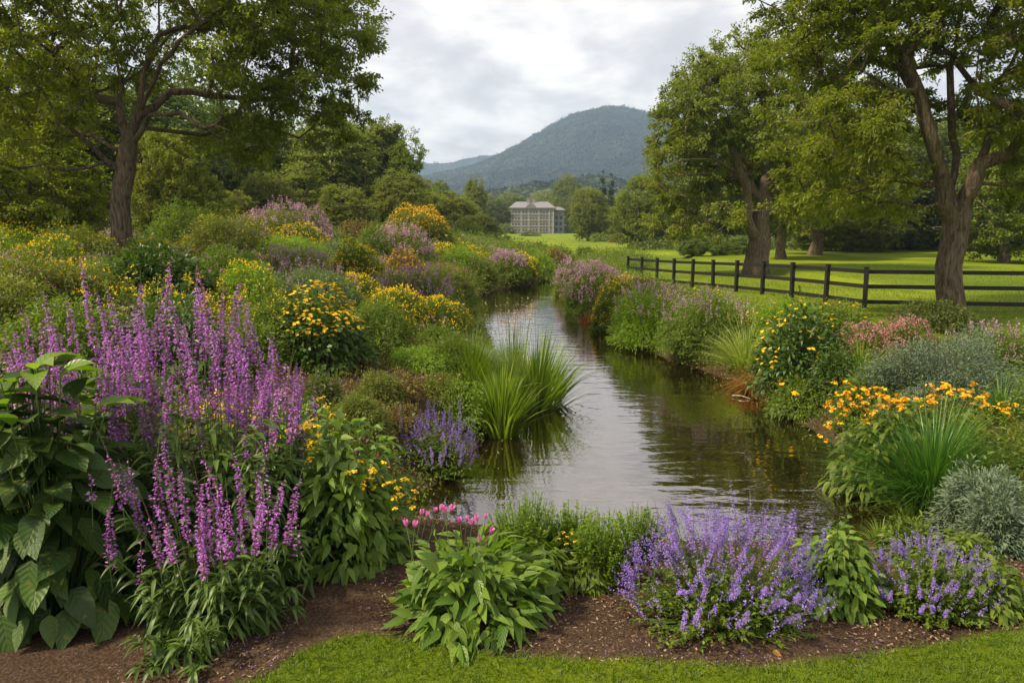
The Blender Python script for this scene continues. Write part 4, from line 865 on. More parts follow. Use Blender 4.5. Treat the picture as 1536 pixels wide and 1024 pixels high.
# ---- big leaved plant at the left edge
def big_leaf(u, vb, vt, wpx, label, leaf='big_deep', top='big_lime', L=.17, W=.10, n=230, ntop=16, seed=5, depth=1.0, name='broad_leaved_plant', cover=None):
    r = np.random.default_rng(seed); p = ground(u, vb); rx = wpx * p[1] / F / 2; Yc = p[1] + rx * depth * .8; x = (u - 768) / F * Yc; zb = hz(x, Yc); h = at_y(u, vt, Yc)[2] - zb
    t = thing(name, label, 'leafy plant', (x, Yc, zb)); g = G()
    d = dome(n, r, -.1); d[:, 2] = np.sign(d[:, 2]) * np.abs(d[:, 2]) ** .8; R_ = np.array([rx, rx * depth, h]) * (lump(d, seed, .12) * r.uniform(.62, 1.0, n))[:, None]
    e = d * R_; e[:, 2] = np.maximum(e[:, 2], L * .55); outh = nrm(d * np.array([1, 1, 0]) + 1e-5); el = np.clip(e[:, 2:3] / h, 0, 1)
    D = nrm(outh * (.5 + .5 * el) + UP * (-.75 + .95 * el) + r.normal(0, .28, (n, 3))); Nn = nrm(outh * (1.1 - .7 * el) + UP * (.45 + .6 * el) + r.normal(0, .25, (n, 3)))
    s = r.uniform(.6, 1.15, n); pr = ([0, .06, .2, .4, .62, .82, 1], [.05, .55, .93, 1, .78, .40, .01])
    base = e - D * (L * s * .35)[:, None]; leaves(g, base, D, Nn, L * s, W * s, 0, 8, .22 * r.uniform(0, 1.6, n), .13, None, pr)
    A = e * np.array([.2, .2, 0]); tubes(g, A, base, np.full(n, .0045), np.full(n, .0022), 5, 1, (A + base) / 2 + UP * h * .1 - outh * .0)
    g.obj('foliage', [MATS[leaf], MATS['stem']], t, smooth=True)
    if ntop:
        g = G(); a = r.uniform(0, 6.283, ntop); q = r.random(ntop); o = np.stack([np.cos(a), np.sin(a), 0 * a], 1); P = o * (q * rx * .75)[:, None] + UP * (h * (.98 - .25 * q ** 2))[:, None]
        D = nrm(o + UP * r.uniform(.1, .8, ntop)[:, None] + r.normal(0, .2, (ntop, 3))); leaves(g, P, D, nrm(UP - o * .3 + r.normal(0, .3, (ntop, 3))), L * 1.15, W * .95, 0, 8, .35, .2, None, pr)
        tubes(g, P * np.array([.5, .5, .55]), P, np.full(ntop, .005), np.full(ntop, .003), 5, 1); g.obj('young_leaves', [MATS[top], MATS['stem']], t, smooth=True)
    return t
big_leaf(38, 965, 545, 330, 'dark plant with large broad leaves filling the lower left corner', L=.20, W=.125, n=470, ntop=16, seed=5, depth=.85)
big_leaf(165, 840, 560, 170, 'broad leaved plant with upright yellow-green leaves under the tall purple spikes', L=.18, W=.09, n=220, ntop=10, seed=6)
# ---- leafy mound with yellow flowers, right of the front purple plant
def clustered(u, vb, vt, wpx, label, leaf, L, W, flowers, seed, n=900, depth=.9, name='flowering_perennial', stemh=.10, prof=([0, .1, .35, .7, 1], [.1, .6, 1, .6, .02]), down=.3, fol2=None, seg=5, droop=.45):
    r = np.random.default_rng(seed); p = ground(u, vb); rx = wpx * p[1] / F / 2; Yc = p[1] + rx * depth * .8; x = (u - 768) / F * Yc; zb = hz(x, Yc); h = at_y(u, vt, Yc)[2] - zb
    t = thing(name, label, 'flowering plant', (x, Yc, zb)); g = G(); dy = rx * depth
    d = dome(n, r, -.08); e = d * np.array([rx, dy, h * .93]) * (lump(d, seed, .16) * r.uniform(.55, 1.0, n) )[:, None]; e[:, 2] = np.maximum(e[:, 2], L * .3)
    outh = nrm(d * np.array([1, 1, 0]) + 1e-5); el = np.clip(e[:, 2:3] / h, 0, 1)
    D = nrm(outh * .9 + UP * (-.35 + 1.0 * el - down * .5) + r.normal(0, .38, (n, 3))); Nn = nrm(outh * (.9 - .5 * el) + UP * (.6 + .4 * el) + r.normal(0, .3, (n, 3)))
    s = r.uniform(.55, 1.15, n); base = e - D * (L * s * .3)[:, None]; mi = np.where((el[:, 0] > .55) & (r.random(n) < .75), 1, 0) if fol2 else np.zeros(n, int)
    for k in (0, 1) if fol2 else (0,):
        q = mi == k; leaves(g, base[q], D[q], Nn[q], (L * s)[q], (W * s)[q], k, seg, droop * r.uniform(.2, 1.5, q.sum()), .13, None, prof)
    m2 = 2 if fol2 else 1; ns = min(n, 160); A = e[:ns] * np.array([.25, .25, 0]); tubes(g, A, base[:ns], np.full(ns, .004), np.full(ns, .002), 4, m2, (A + base[:ns]) / 2 + UP * h * .12)
    g.obj('foliage', [MATS[leaf]] + ([MATS[fol2]] if fol2 else []) + [MATS['stem']], t, smooth=True)
    heads = {}
    for (kind, nn, size, arr) in flowers:
        if kind not in heads:
            heads[kind] = []
            for v in range(3):
                gh = G(); c = 9 if kind != 'magenta' else 6
                if kind == 'magenta':
                    leaves(gh, np.zeros((8, 3)), np.stack([np.cos(np.arange(8) * .785) * .35, np.sin(np.arange(8) * .785) * .35, np.ones(8)], 1), np.stack([np.cos(np.arange(8) * .785), np.sin(np.arange(8) * .785), np.zeros(8)], 1) + 0.01, r.uniform(.8, 1.1, 8), .42, 0, 4, -.1, .2, None, ([0, .3, .7, 1], [.3, .7, 1, .1])); mm = [MATS['magenta'], MATS['stem']]
                else:
                    C = r.normal(0, .42, (c, 3)) * np.array([1, 1, .45]); ring_flowers(gh, C, nrm(UP + C * .8 + r.normal(0, .3, C.shape)), .46, 7, r, 0, 1, .45, .62); mm = [MATS[kind], MATS['amber']]
                tubes(gh, np.array([[0, 0, -2.2 if kind != 'magenta' else -5.0]]), np.zeros((1, 3)), np.array([.05]), np.array([.05]), 4, 2 if kind != 'magenta' else 1, None); heads[kind].append(gh.mesh('flower_head', mm + ([] if kind == 'magenta' else [MATS['stem']])))
        if arr is None:
            dd = dome(nn, r, .45); arr = [tuple(q) for q in dd * np.array([rx, dy, h]) * lump(dd, seed, .16)[:, None] + UP * stemh * r.uniform(.2, 1, (nn, 1))]
            if size < 0: arr = arr
        if kind == 'amber' and len(arr[0]) == 2: arr = arr + [(q[0] + r.normal(0, 9), q[1] + r.normal(0, 9)) for q in arr for _ in range(2)]
        for q in arr:
            if len(q) == 2:
                yy = Yc + (r.uniform(-.85, -.1) if kind == 'yellow' else r.uniform(-.5, .3)) * dy; q = at_y(q[0], q[1], yy) - np.array([x, Yc, zb])
            o = link('flower_head', heads[kind][r.integers(3)], t, tuple(q)); o.rotation_euler = (r.normal(0, .25), r.normal(0, .25), r.uniform(0, 6.28)); k = size * r.uniform(.75, 1.2); o.scale = (k, k, k)
    return t
def pxs(r, us, vs, n): return [(r.uniform(*us), r.uniform(*vs)) for _ in range(n)]
rp = np.random.default_rng(31)
clustered(505, 868, 600, 250, 'broad leafy mound with small yellow flowers beside the mulch path', 'big_green', .11, .05, [('yellow', 0, .024, pxs(rp, (430, 480), (635, 690), 16) + pxs(rp, (520, 580), (690, 735), 24) + pxs(rp, (590, 625), (715, 765), 12)), ('magenta', 0, .022, pxs(rp, (520, 570), (655, 690), 7))], 41, 1500, fol2='big_lime')
clustered(455, 760, 588, 170, 'yellow-green leafy clump behind the yellow flowered mound', 'big_lime', .08, .035, [('yellow', 0, .022, pxs(rp, (425, 500), (595, 650), 18))], 42, 700, fol2='lime')
# ---- pink flowered plant in front of the water
clustered(710, 968, 788, 300, 'bright green leafy clump with pink bell flowers at the front of the water', 'big_green', .135, .055, [('magenta', 0, .040, [(610, 790), (622, 792), (640, 775), (652, 768), (660, 766), (668, 770), (675, 768), (690, 785), (700, 783), (708, 788), (716, 782), (728, 778), (735, 800), (720, 812), (632, 772)])], 43, 700, fol2='big_lime', down=-.3, droop=.32, prof=([0, .08, .3, .65, 1], [.1, .6, 1, .6, .02]), seg=6)
# ---- nepeta (violet) mounds
def nepeta(u, vb, vt, wpx, label, nsp, seed, size=1.0, fol='grey_green', L=.05, W=.028, n=4200, sp=(.10, .24), zlo=.24, depth=.8, extra=()):
    r = np.random.default_rng(seed); p = ground(u, vb); rx = wpx * p[1] / F / 2; Yc = p[1] + rx * depth * .8; x = (u - 768) / F * Yc; zb = hz(x, Yc); h = at_y(u, vt, Yc)[2] - zb; h2 = h * .74; dy = rx * depth
    t = thing('catmint', label, 'flowering plant', (x, Yc, zb)); g = G()
    ns = n // 16; d = dome(ns, r, -.05); B = d * np.array([rx * .97, dy * .97, h2]) * (lump(d, seed, .16) * r.uniform(.75, 1.02, ns))[:, None]; B[:, 2] = np.maximum(B[:, 2], .03); A = B * np.array([.3, .3, 0])
    leafy_stem(g, A, B, r, 16, L, W, .3, 1.0, droop=.35, rad=.0025, up=.25, seg=3, prof=([0, .25, .6, 1], [.3, 1, .75, .03])); g.obj('foliage', [MATS[fol], MATS['stem']], t, smooth=True)
    msh = [spike_mesh(r, 1.0, .038, 18, .019, VIOLET, .12, 3, 4) for _ in range(4)]; sp_ = []
    d = dome(nsp, r, zlo); k = d * np.array([rx, dy, h2]) * (lump(d, seed, .16) * r.uniform(.9, 1.05, nsp))[:, None]
    for q, dd in zip(k, d):
        ln = r.uniform(*sp) * size * (.5 + .5 * dd[2]); di = nrm(dd * np.array([.75, .75, .3]) + UP * .9 + r.normal(0, .16, 3)); sp_.append((q - di * ln * .15, di, (.52 * size, ln)))
    for (eu, ev, lp) in extra:
        q = at_y(eu, ev, Yc) - np.array([x, Yc, zb]); ln = lp * Yc / F; sp_.append((q - UP * ln, nrm(UP + r.normal(0, .08, 3)), (.75 * size, ln)))
    bloom_spikes(t, msh, sp_, r)
    gf = G(); m3 = nsp * 4; d = dome(m3, r, zlo); P = d * np.array([rx, dy, h2]) * (lump(d, seed, .16) * r.uniform(.9, 1.05, m3))[:, None]
    D = nrm(d * np.array([.75, .75, .3]) + UP * .9 + r.normal(0, .2, d.shape)); spike_cloud(gf, P, D, r, r.uniform(.05, .12, m3) * size, .010 * size, 14, .009 * size, 0, 1); gf.obj('blossoms', VIOLET, t); return t
nepeta(1103, 978, 735, 348, 'large violet-blue flowering mound at the front, the widest one', 96, 51, 1.1, 'green', extra=[(1113, 712, 115), (1042, 738, 95), (1188, 735, 95), (1165, 758, 85), (1072, 748, 95), (1130, 745, 80), (1020, 765, 80), (985, 762, 90), (1210, 760, 80), (1146, 752, 70), (1094, 757, 80), (960, 800, 70), (1005, 775, 80), (1232, 775, 70), (1056, 760, 80), (1178, 765, 70)])
nepeta(1436, 945, 785, 205, 'smaller violet-blue flowering plant at the front right corner', 46, 52, .85, 'green', sp=(.08, .16))
nepeta(655, 728, 595, 128, 'violet flowering clump at the water edge left of the reeds', 50, 53, 1.1, 'green', L=.075, W=.035, n=2400, sp=(.14, .26), extra=[(690, 588, 60), (602, 600, 60)])
clustered(1278, 925, 768, 172, 'lime green leafy clump between the two violet mounds', 'big_green', .075, .042, [], 44, 900, fol2='big_lime')
clustered(1480, 870, 790, 120, 'low green leafy clump behind the smaller violet plant', 'green', .06, .03, [], 45, 900, seg=3)
clustered(1525, 930, 830, 150, 'low green leafy plant cut off by the right edge beside the smaller violet plant', 'green', .06, .03, [], 48, 900, seg=3)
# ---- airy green plants along the near water edge
def airy(u, vb, vt, wpx, label, leaf='lime', seed=60, n=70, fl=None, L=.035, W=.012, nl=34):
    r = np.random.default_rng(seed); p = ground(u, vb); rx = wpx * p[1] / F / 2; Yc = p[1] + rx * .5; x = (u - 768) / F * Yc; zb = hz(x, Yc); h = at_y(u, vt, Yc)[2] - zb
    t = thing('perennial', label, 'leafy plant', (x, Yc, zb)); g = G(); a = r.uniform(0, 6.283, n); q = np.sqrt(r.random(n)); o = np.stack([np.cos(a) * rx, np.sin(a) * rx * .7, 0 * a], 1) * q[:, None]
    B = o + UP * (h * r.uniform(.6, 1.05, n) * (1 - .35 * q ** 2))[:, None]; leafy_stem(g, o * .45, B, r, nl, L, W, .1, 1.0, droop=.2, rad=.002, up=.8, seg=2, prof=([0, .5, 1], [.4, 1, .05])); g.obj('foliage', [MATS[leaf], MATS['stem']], t)
    if fl:
        gf = G(); small_flowers(gf, B + r.normal(0, .012, B.shape), r, .016, 0); gf.obj('blossoms', [MATS[fl]], t)
    return t
airy(790, 868, 738, 135, 'airy pale green plant by the water right of the pink flowers', 'lime', 61, 260, None, .04, .014)
airy(868, 862, 752, 100, 'airy light green plant in the middle of the near water edge', 'lime', 62, 190, None, .045, .016)
airy(912, 890, 762, 105, 'fine light green plant left of the widest violet mound', 'lime', 63, 210, None, .045, .014)
airy(968, 850, 750, 100, 'airy yellow-green plant behind the left end of the widest violet mound', 'lime', 64, 150, None, .04, .014)
clustered(818, 895, 800, 100, 'low leafy plant with a few yellow flowers between the pink bells and the violet mound', 'green', .09, .03, [('yellow', 0, .014, [(846, 798), (852, 805), (858, 800), (862, 812), (850, 815), (840, 808)])], 46, 420, seg=4)
clustered(885, 893, 825, 80, 'small dark green leafy plant beside the widest violet mound', 'green', .06, .025, [], 47, 420, seg=3)
# ------------------------------------------------------------------ right bank
clustered(1352, 752, 588, 180, 'dense leafy mound with amber flower clusters at the right water edge', 'green', .105, .055, [('amber', 0, .038, [(1255, 590), (1262, 600), (1250, 612), (1270, 588), (1282, 583), (1278, 605), (1298, 612), (1290, 596), (1255, 628), (1268, 622), (1300, 586), (1310, 595), (1320, 590), (1318, 605), (1332, 600), (1345, 592), (1350, 605), (1360, 600), (1338, 612), (1325, 582), (1295, 628), (1243, 640)])], 71, 1400, depth=.8, down=.5)
clustered(1425, 700, 580, 150, 'amber flowered clump half hidden behind the arching grass', 'green', .08, .04, [('amber', 0, .038, [(1400, 592), (1412, 582), (1420, 578), (1425, 590), (1440, 585), (1450, 592), (1458, 588), (1470, 600), (1478, 592), (1395, 605), (1380, 600), (1500, 612), (1510, 618)])], 72, 500)
grass_clump(1425, 782, 600, 260, 'dark green arching grass beside the amber flowers on the right bank', 'blade_dark', 1800, .012, arch=.75)
grass_clump(1395, 798, 730, 110, 'small yellow-green grass tuft at the foot of the amber flowered mound', 'blade', 260, .008, arch=.8)
grass_clump(1350, 812, 775, 60, 'tiny green grass tuft at the near right corner of the water', 'blade', 140, .007, arch=.8)
def silver(u, vb, vt, wpx, label, seed): return mound(u, vb, vt, wpx, label, 'silver', .050, .012, name='silver_foliage_plant', cat='leafy plant', cover=2.8, down=-.05, amp=.34, seg=1)
silver(1500, 800, 695, 122, 'silver-grey feathery plant at the right edge near the water', 1)
silver(1538, 835, 730, 90, 'silver-grey feathery plant cut off by the right edge, lower one', 2)
silver(1420, 625, 522, 205, 'wide silver-grey feathery plant behind the amber flowers', 3)
mound(1212, 625, 562, 95, 'low green plant with a few amber flowers overhanging the water', 'green', .06, .022, 'amber', 10, .045, 'daisy', name='flowering_perennial', cat='flowering plant', zlo=.5, seg=2, down=.4)
mound(1207, 600, 458, 128, 'tall leafy shrub dotted with yellow flowers on the right bank', 'deep', .09, .045, 'yellow', 60, .035, 'daisy', name='flowering_perennial', cat='flowering plant', zlo=.1, seg=2, cover=2.8, amp=.2)
mound(1272, 545, 458, 115, 'yellow dotted green shrub between the tall leafy shrub and the fence', 'green', .07, .03, 'yellow', 40, .03, 'daisy', name='flowering_perennial', cat='flowering plant')
grass_clump(1300, 585, 500, 110, 'green grass under the pink flower heads', 'blade', 500, .01, arch=.6)
mound(1375, 575, 488, 110, 'pink flower heads directly above the middle of the silver plant', 'green', .05, .015, 'pinkish', 600, .028, 'dots', name='sedum', cat='flowering plant', zlo=.25, patchy=.1)
mound(1322, 570, 486, 150, 'pink flat headed flowers behind the silver plant', 'green', .05, .015, 'pinkish', 900, .028, 'dots', name='sedum', cat='flowering plant', zlo=.25, patchy=.1)
mound(1405, 500, 448, 130, 'dark low shrub around the foot of the three stemmed tree', 'dark_leaf', .06, .03)
mound(1500, 560, 490, 130, 'thin purple flowered plant at the right edge below the fence', 'green', .05, .016, 'mauve', 90, .025, 'spike', name='flowering_perennial', cat='flowering plant')
grass_clump(1520, 640, 560, 110, 'green grass at the right edge behind the amber flowers', 'blade_dark', 350, .01)
grass_clump(1136, 588, 532, 62, 'rust brown grass tuft hanging over the water in front of the pale grass', 'rust', 420, .010, arch=1.1, stiff=.5)
grass_clump(1150, 560, 512, 60, 'yellow-green tuft above the rust brown grass', 'blade', 220, .010)
grass_clump(1125, 560, 470, 115, 'pale striped arching grass on the right bank', 'blade_pale', 650, .012, arch=.85, plume='straw', npl=16)
mound(1185, 520, 448, 120, 'lime green shrub behind the pale striped grass', 'lime', .06, .022, 'yellow', 20, .03, 'daisy')
mound(1060, 548, 438, 140, 'fine green mound topped with mauve spikes left of the pale striped grass', 'green', .05, .018, 'mauve', 80, .024, 'spike', name='flowering_perennial', cat='flowering plant', zlo=.5, cover=2.8)
grass_clump(1030, 545, 470, 80, 'yellow-green arching grass between two mauve topped mounds', 'blade', 420, .011, arch=.8)
mound(983, 528, 430, 128, 'green mound with pinkish haze of flowers along the right water edge', 'lime', .10, .014, 'mauve', 110, .022, 'spike', name='flowering_perennial', cat='flowering plant', zlo=.5, down=-.1, cover=2.6)
grass_clump(965, 525, 470, 70, 'bright green grass leaning over the water on the right bank', 'blade', 380, .012, arch=.85)
mound(925, 498, 423, 82, 'green mound with yellow flowers on its left side beyond the rust tuft', 'green', .06, .02, 'yellow', 260, .034, 'dots', name='flowering_perennial', cat='flowering plant', zlo=.1, patchy=.1)
mound(962, 470, 412, 100, 'reddish green shrub behind the yellow flowered mound', 'olive_leaf', .05, .02, 'pinkish', 40, .025, 'dots')
grass_clump(884, 490, 456, 36, 'small rust coloured tuft at the water edge', 'rust', 200, .010, arch=1.0, stiff=.5)
mound(893, 472, 389, 96, 'large mauve flowering mound left of the fence end', 'green', .06, .02, 'mauve', 260, .026, 'spike', name='flowering_perennial', cat='flowering plant', zlo=.2)
mound(860, 445, 390, 56, 'pale mauve flowering mound at the far right bend of the water', 'olive_leaf', .06, .02, 'mauve', 130, .026, 'spike', name='flowering_perennial', cat='flowering plant', zlo=.2)
mound(1040, 482, 434, 110, 'yellow speckled plant along the fence foot', 'green', .05, .02, 'yellow', 50, .026, 'dots', name='flowering_perennial', cat='flowering plant')
mound(1115, 505, 444, 120, 'lime green shrub beneath the middle of the fence', 'lime', .05, .02, 'mauve', 12, .024, 'spike', name='flowering_perennial', cat='flowering plant')
mound(1305, 645, 565, 80, 'green leafy plant filling the bank left of the amber flowers', 'green', .06, .022)
mound(1350, 610, 540, 90, 'green plant between the pink flower heads and the amber flowers', 'green', .06, .02)
mound(1265, 600, 520, 80, 'dark green plant right of the tall leafy yellow dotted shrub', 'deep', .06, .025)
grass_clump(1450, 690, 600, 160, 'long green grass behind the arching clump at the right', 'blade', 600, .01)
mound(1400, 850, 775, 90, 'low green plant at the near right corner of the water', 'green', .05, .02)
mound(1240, 500, 455, 70, 'olive weeds at the foot of the fence near the three stemmed tree', 'olive_leaf', .05, .02)
# reeds in the water
mound(672, 575, 505, 90, 'leafy green mound between the rounded yellow mound and the reeds', 'green', .05, .018)
mound(690, 640, 575, 80, 'lime green plant between the violet clump and the iris like clump', 'lime', .05, .018)
mound(706, 520, 474, 60, 'olive green plant at the water edge above the reeds', 'olive_leaf', .05, .018)
grass_clump(705, 605, 486, 150, 'fine leaved green clump behind the reeds', 'green', 2600, .009, arch=.75)
grass_clump(770, 600, 478, 120, 'grass with straw coloured plumes standing behind the reeds', 'blade', 600, .010, arch=.45, plume='straw', npl=26)
grass_clump(802, 642, 488, 165, 'tall reeds leaning over the water with long blades', 'blade', 460, .029, arch=.5, lean=(.14, 0), stiff=1.8)
grass_clump(752, 666, 548, 130, 'bright green iris like clump at the water edge in front of the reeds', 'blade', 520, .030, arch=.46, stiff=2.4)
grass_clump(728, 628, 525, 120, 'light green grass joining the iris like clump to the bank', 'blade', 600, .014, arch=.65)
# ------------------------------------------------------------------ left bank, near to far
mound(90, 600, 455, 190, 'leafy green bushes behind the left end of the tall purple spikes', 'green', .07, .03)
mound(250, 590, 450, 170, 'leafy green bush between the tallest purple spikes and the dark leaved shrub', 'deep', .08, .035)
mound(20, 520, 420, 110, 'green bush at the left edge below the salmon flowered bush', 'olive_leaf', .06, .025)
mound(385, 560, 480, 90, 'green bush behind the right end of the tall purple spikes', 'green', .06, .025)
FP = dict(name='flowering_perennial', cat='flowering plant')
mound(530, 655, 592, 80, 'small fine green mound on the brown ground cover', 'olive_leaf', .035, .010)
mound(562, 605, 558, 62, 'tiny green mound at the top of the brown ground cover', 'olive_leaf', .035, .010)
mound(600, 650, 605, 60, 'low brownish tuft next to the violet clump', 'brown_leaf', .035, .012)
mound(625, 560, 520, 90, 'low yellowish ground plant below the green ball shaped mound', 'lime', .04, .014)
mound(660, 610, 560, 80, 'low olive ground plant left of the fine leaved clump', 'olive_leaf', .04, .014, 'magenta', 6, .03, 'dots')
mound(590, 600, 560, 70, 'brown-green ground plant in the middle of the slope', 'brown_leaf', .04, .014)
mound(655, 520, 488, 60, 'low green tuft beneath the right hand yellow mound', 'green', .04, .014)
mound(475, 610, 560, 60, 'dark shaded shrub between yellow daisies and purple spikes', 'dark_leaf', .05, .02)
mound(440, 690, 600, 90, 'shaded green shrub behind the right end of the purple group', 'deep', .07, .03)
mound(472, 558, 447, 132, 'big leaved mound crowned with yellow daisies left of the water', 'deep', .10, .06, 'yellow', 190, .032, 'daisy', zlo=.45, seg=2, cover=3, patchy=.1, **FP)
mound(560, 535, 455, 108, 'fine dark green ball shaped mound right of the yellow daisies', 'green', .035, .010, cover=2.6)
mound(470, 470, 405, 120, 'feathery grey-green mound above the yellow daisies', 'grey_green', .05, .012, 'mauve', 40, .02, 'spike', **FP)
mound(405, 545, 450, 90, 'green shrub with small yellow blossoms left of the yellow daisies', 'green', .05, .02, 'yellow', 40, .022, 'dots', **FP)
mound(372, 470, 402, 90, 'yellow dotted shrub behind the purple spikes', 'lime', .05, .02, 'yellow', 90, .026, 'dots', **FP)
mound(590, 498, 432, 84, 'slope of yellow flowers above the green ball shaped mound', 'green', .05, .02, 'yellow', 260, .032, 'dots', patchy=.1, zlo=.1, **FP)
mound(655, 502, 447, 84, 'rounded yellow flowered mound next to the water', 'green', .05, .02, 'yellow', 230, .030, 'dots', patchy=.2, zlo=.05, **FP)
mound(622, 465, 412, 105, 'pale mauve flowering mound above the two yellow ones', 'olive_leaf', .05, .016, 'mauve', 190, .022, 'spike', zlo=.25, patchy=.2, **FP)
mound(535, 430, 372, 70, 'bright yellow flowering clump in the middle of the left slope', 'green', .05, .02, 'yellow', 280, .034, 'dots', patchy=.1, zlo=.1, **FP)
mound(540, 470, 425, 60, 'yellow clump just above the green ball shaped mound', 'green', .05, .02, 'yellow', 160, .032, 'dots', patchy=.1, **FP)
mound(440, 430, 383, 105, 'patch of mauve flowers below the upper yellow clump', 'olive_leaf', .05, .016, 'mauve', 150, .022, 'spike', **FP)
mound(430, 405, 362, 110, 'soft light green mound left of the middle of the slope', 'lime', .05, .014)
mound(502, 405, 372, 70, 'grey-green tuft between mauve patch and yellow clump', 'grey_green', .05, .014)
mound(448, 378, 349, 82, 'upper yellow clump below the large mauve shrub', 'green', .05, .02, 'yellow', 260, .034, 'dots', patchy=.1, **FP)
mound(432, 375, 319, 140, 'large mauve flowering shrub high on the left slope', 'olive_leaf', .06, .02, 'mauve', 420, .028, 'spike', zlo=.15, patchy=.1, amp=.2)
mound(345, 395, 330, 110, 'olive bush with a yellow tinge left of the large mauve shrub', 'olive_leaf', .06, .025, 'yellow', 90, .024, 'dots', patchy=.8)
mound(330, 360, 306, 120, 'bright green bush on the skyline of the slope right of the big trunk', 'lime', .07, .03, amp=.22)
mound(285, 380, 318, 90, 'green bush directly right of the big trunk', 'green', .07, .03, amp=.22)
mound(235, 455, 372, 130, 'dark leaved shrub at the foot of the big trunk', 'deep', .10, .055, seg=2, cover=3)
mound(330, 440, 380, 90, 'dark green shrub right of the dark leaved one behind the purple spikes', 'green', .07, .03)
mound(120, 410, 345, 110, 'grey-green bush left of the big trunk', 'olive_leaf', .06, .022, 'yellow', 40, .028, 'dots')
mound(80, 430, 372, 100, 'green shrub with yellow flowers left of the big trunk foot', 'green', .06, .022, 'yellow', 120, .030, 'dots', patchy=.4, **FP)
mound(25, 400, 352, 100, 'yellow flowered shrub at the left edge', 'lime', .06, .022, 'yellow', 170, .034, 'dots', patchy=.3, **FP)
mound(30, 480, 395, 120, 'bush with salmon coloured flowers at the left edge', 'olive_leaf', .05, .02, 'pinkish', 60, .028, 'dots', **FP)
mound(110, 470, 400, 110, 'yellow and orange flowered bush behind the left purple spikes', 'olive_leaf', .05, .02, 'amber', 70, .028, 'dots', **FP)
mound(160, 440, 395, 90, 'small green bush just left of the big trunk foot', 'green', .06, .022)
mound(600, 402, 348, 84, 'mauve flowering shrub below the golden rounded shrub', 'olive_leaf', .05, .018, 'mauve', 230, .028, 'spike', zlo=.15, patchy=.1, **FP)
mound(605, 425, 388, 70, 'orange flowered patch below the mauve shrub', 'brown_leaf', .05, .018, 'amber', 120, .028, 'dots', patchy=.2, **FP)
mound(562, 400, 350, 50, 'green bush between the bright yellow clump and the mauve shrub', 'green', .05, .018)
mound(632, 378, 319, 92, 'golden yellow topped rounded shrub', 'olive_leaf', .07, .03, 'amber', 420, .045, 'dots', zlo=.45, patchy=.35)
mound(662, 440, 396, 80, 'reddish pink haze shrub left of the far water', 'olive_leaf', .05, .018, 'pinkish', 120, .026, 'dots', **FP)
mound(715, 434, 385, 62, 'green shrub at the left water bend', 'green', .05, .018, 'pinkish', 40, .026, 'dots')
mound(688, 412, 369, 55, 'bright green rounded bush below the golden shrub', 'lime', .06, .025)
mound(668, 392, 366, 50, 'yellow flowered bush right of the golden shrub', 'green', .06, .025, 'yellow', 130, .036, 'dots', patchy=.1, **FP)
mound(758, 430, 378, 74, 'rounded mound with lilac crown at the far water bend', 'green', .06, .022, 'mauve', 130, .03, 'spike', zlo=.5, **FP)
mound(785, 423, 380, 44, 'yellow flowered mound at the far end of the water', 'green', .06, .022, 'yellow', 160, .036, 'dots', patchy=.1, zlo=.1, **FP)
mound(812, 421, 380, 46, 'lime green bush at the far end of the water', 'lime', .07, .03)
mound(830, 412, 373, 50, 'pale brownish bush beyond the end of the water', 'brown_leaf', .07, .03, 'mauve', 40, .04, 'dots')
mound(842, 400, 372, 40, 'small olive bush behind the pale brownish one', 'olive_leaf', .07, .03)
mound(878, 388, 370, 34, 'dark low bush at the edge of the far lawn', 'dark_leaf', .08, .04)
mound(806, 372, 364, 26, 'small dark bush behind the lime green one', 'dark_leaf', .1, .05, Y=58)
mound(770, 392, 368, 44, 'reddish low bush left of the small dark bush', 'brown_leaf', .08, .04, 'pinkish', 40, .05, 'dots', Y=48)
mound(700, 352, 332, 60, 'green bush line left of the far lawn', 'olive_leaf', .1, .05, Y=62)
mound(735, 362, 348, 50, 'dark green bush at the left corner of the far lawn', 'dark_leaf', .1, .05, Y=62)
mound(660, 372, 340, 70, 'olive bush behind the golden shrub', 'olive_leaf', .08, .04, Y=42)
mound(795, 358, 349, 26, 'isolated dark bush on the lawn in front of the mansion', 'dark_leaf', .15, .08, Y=170)
mound(758, 350, 338, 30, 'olive bush in front of the left corner of the mansion', 'olive_leaf', .15, .08, Y=200)
mound(900, 362, 350, 30, 'pale bush right of the full leafy tree on the lawn', 'pale_leaf', .12, .06, Y=115)
mound(925, 364, 352, 26, 'pale brownish bush on the lawn below the conifer spires', 'brown_leaf', .12, .06, Y=110)
mound(580, 350, 318, 60, 'rounded bush on the slope behind the mauve shrub', 'olive_leaf', .07, .03)
mound(505, 352, 322, 70, 'rounded bush right of the large mauve shrub', 'olive_leaf', .07, .03)
mound(540, 372, 338, 60, 'greenish brown bush above the bright yellow clump', 'brown_leaf', .06, .025)
mound(365, 430, 385, 60, 'lime bush behind the right purple spikes', 'lime', .05, .02)
mound(690, 460, 425, 44, 'small green mound touching the left water edge', 'green', .05, .018)
mound(640, 440, 420, 50, 'low olive mound between two mauve patches', 'olive_leaf', .05, .018)
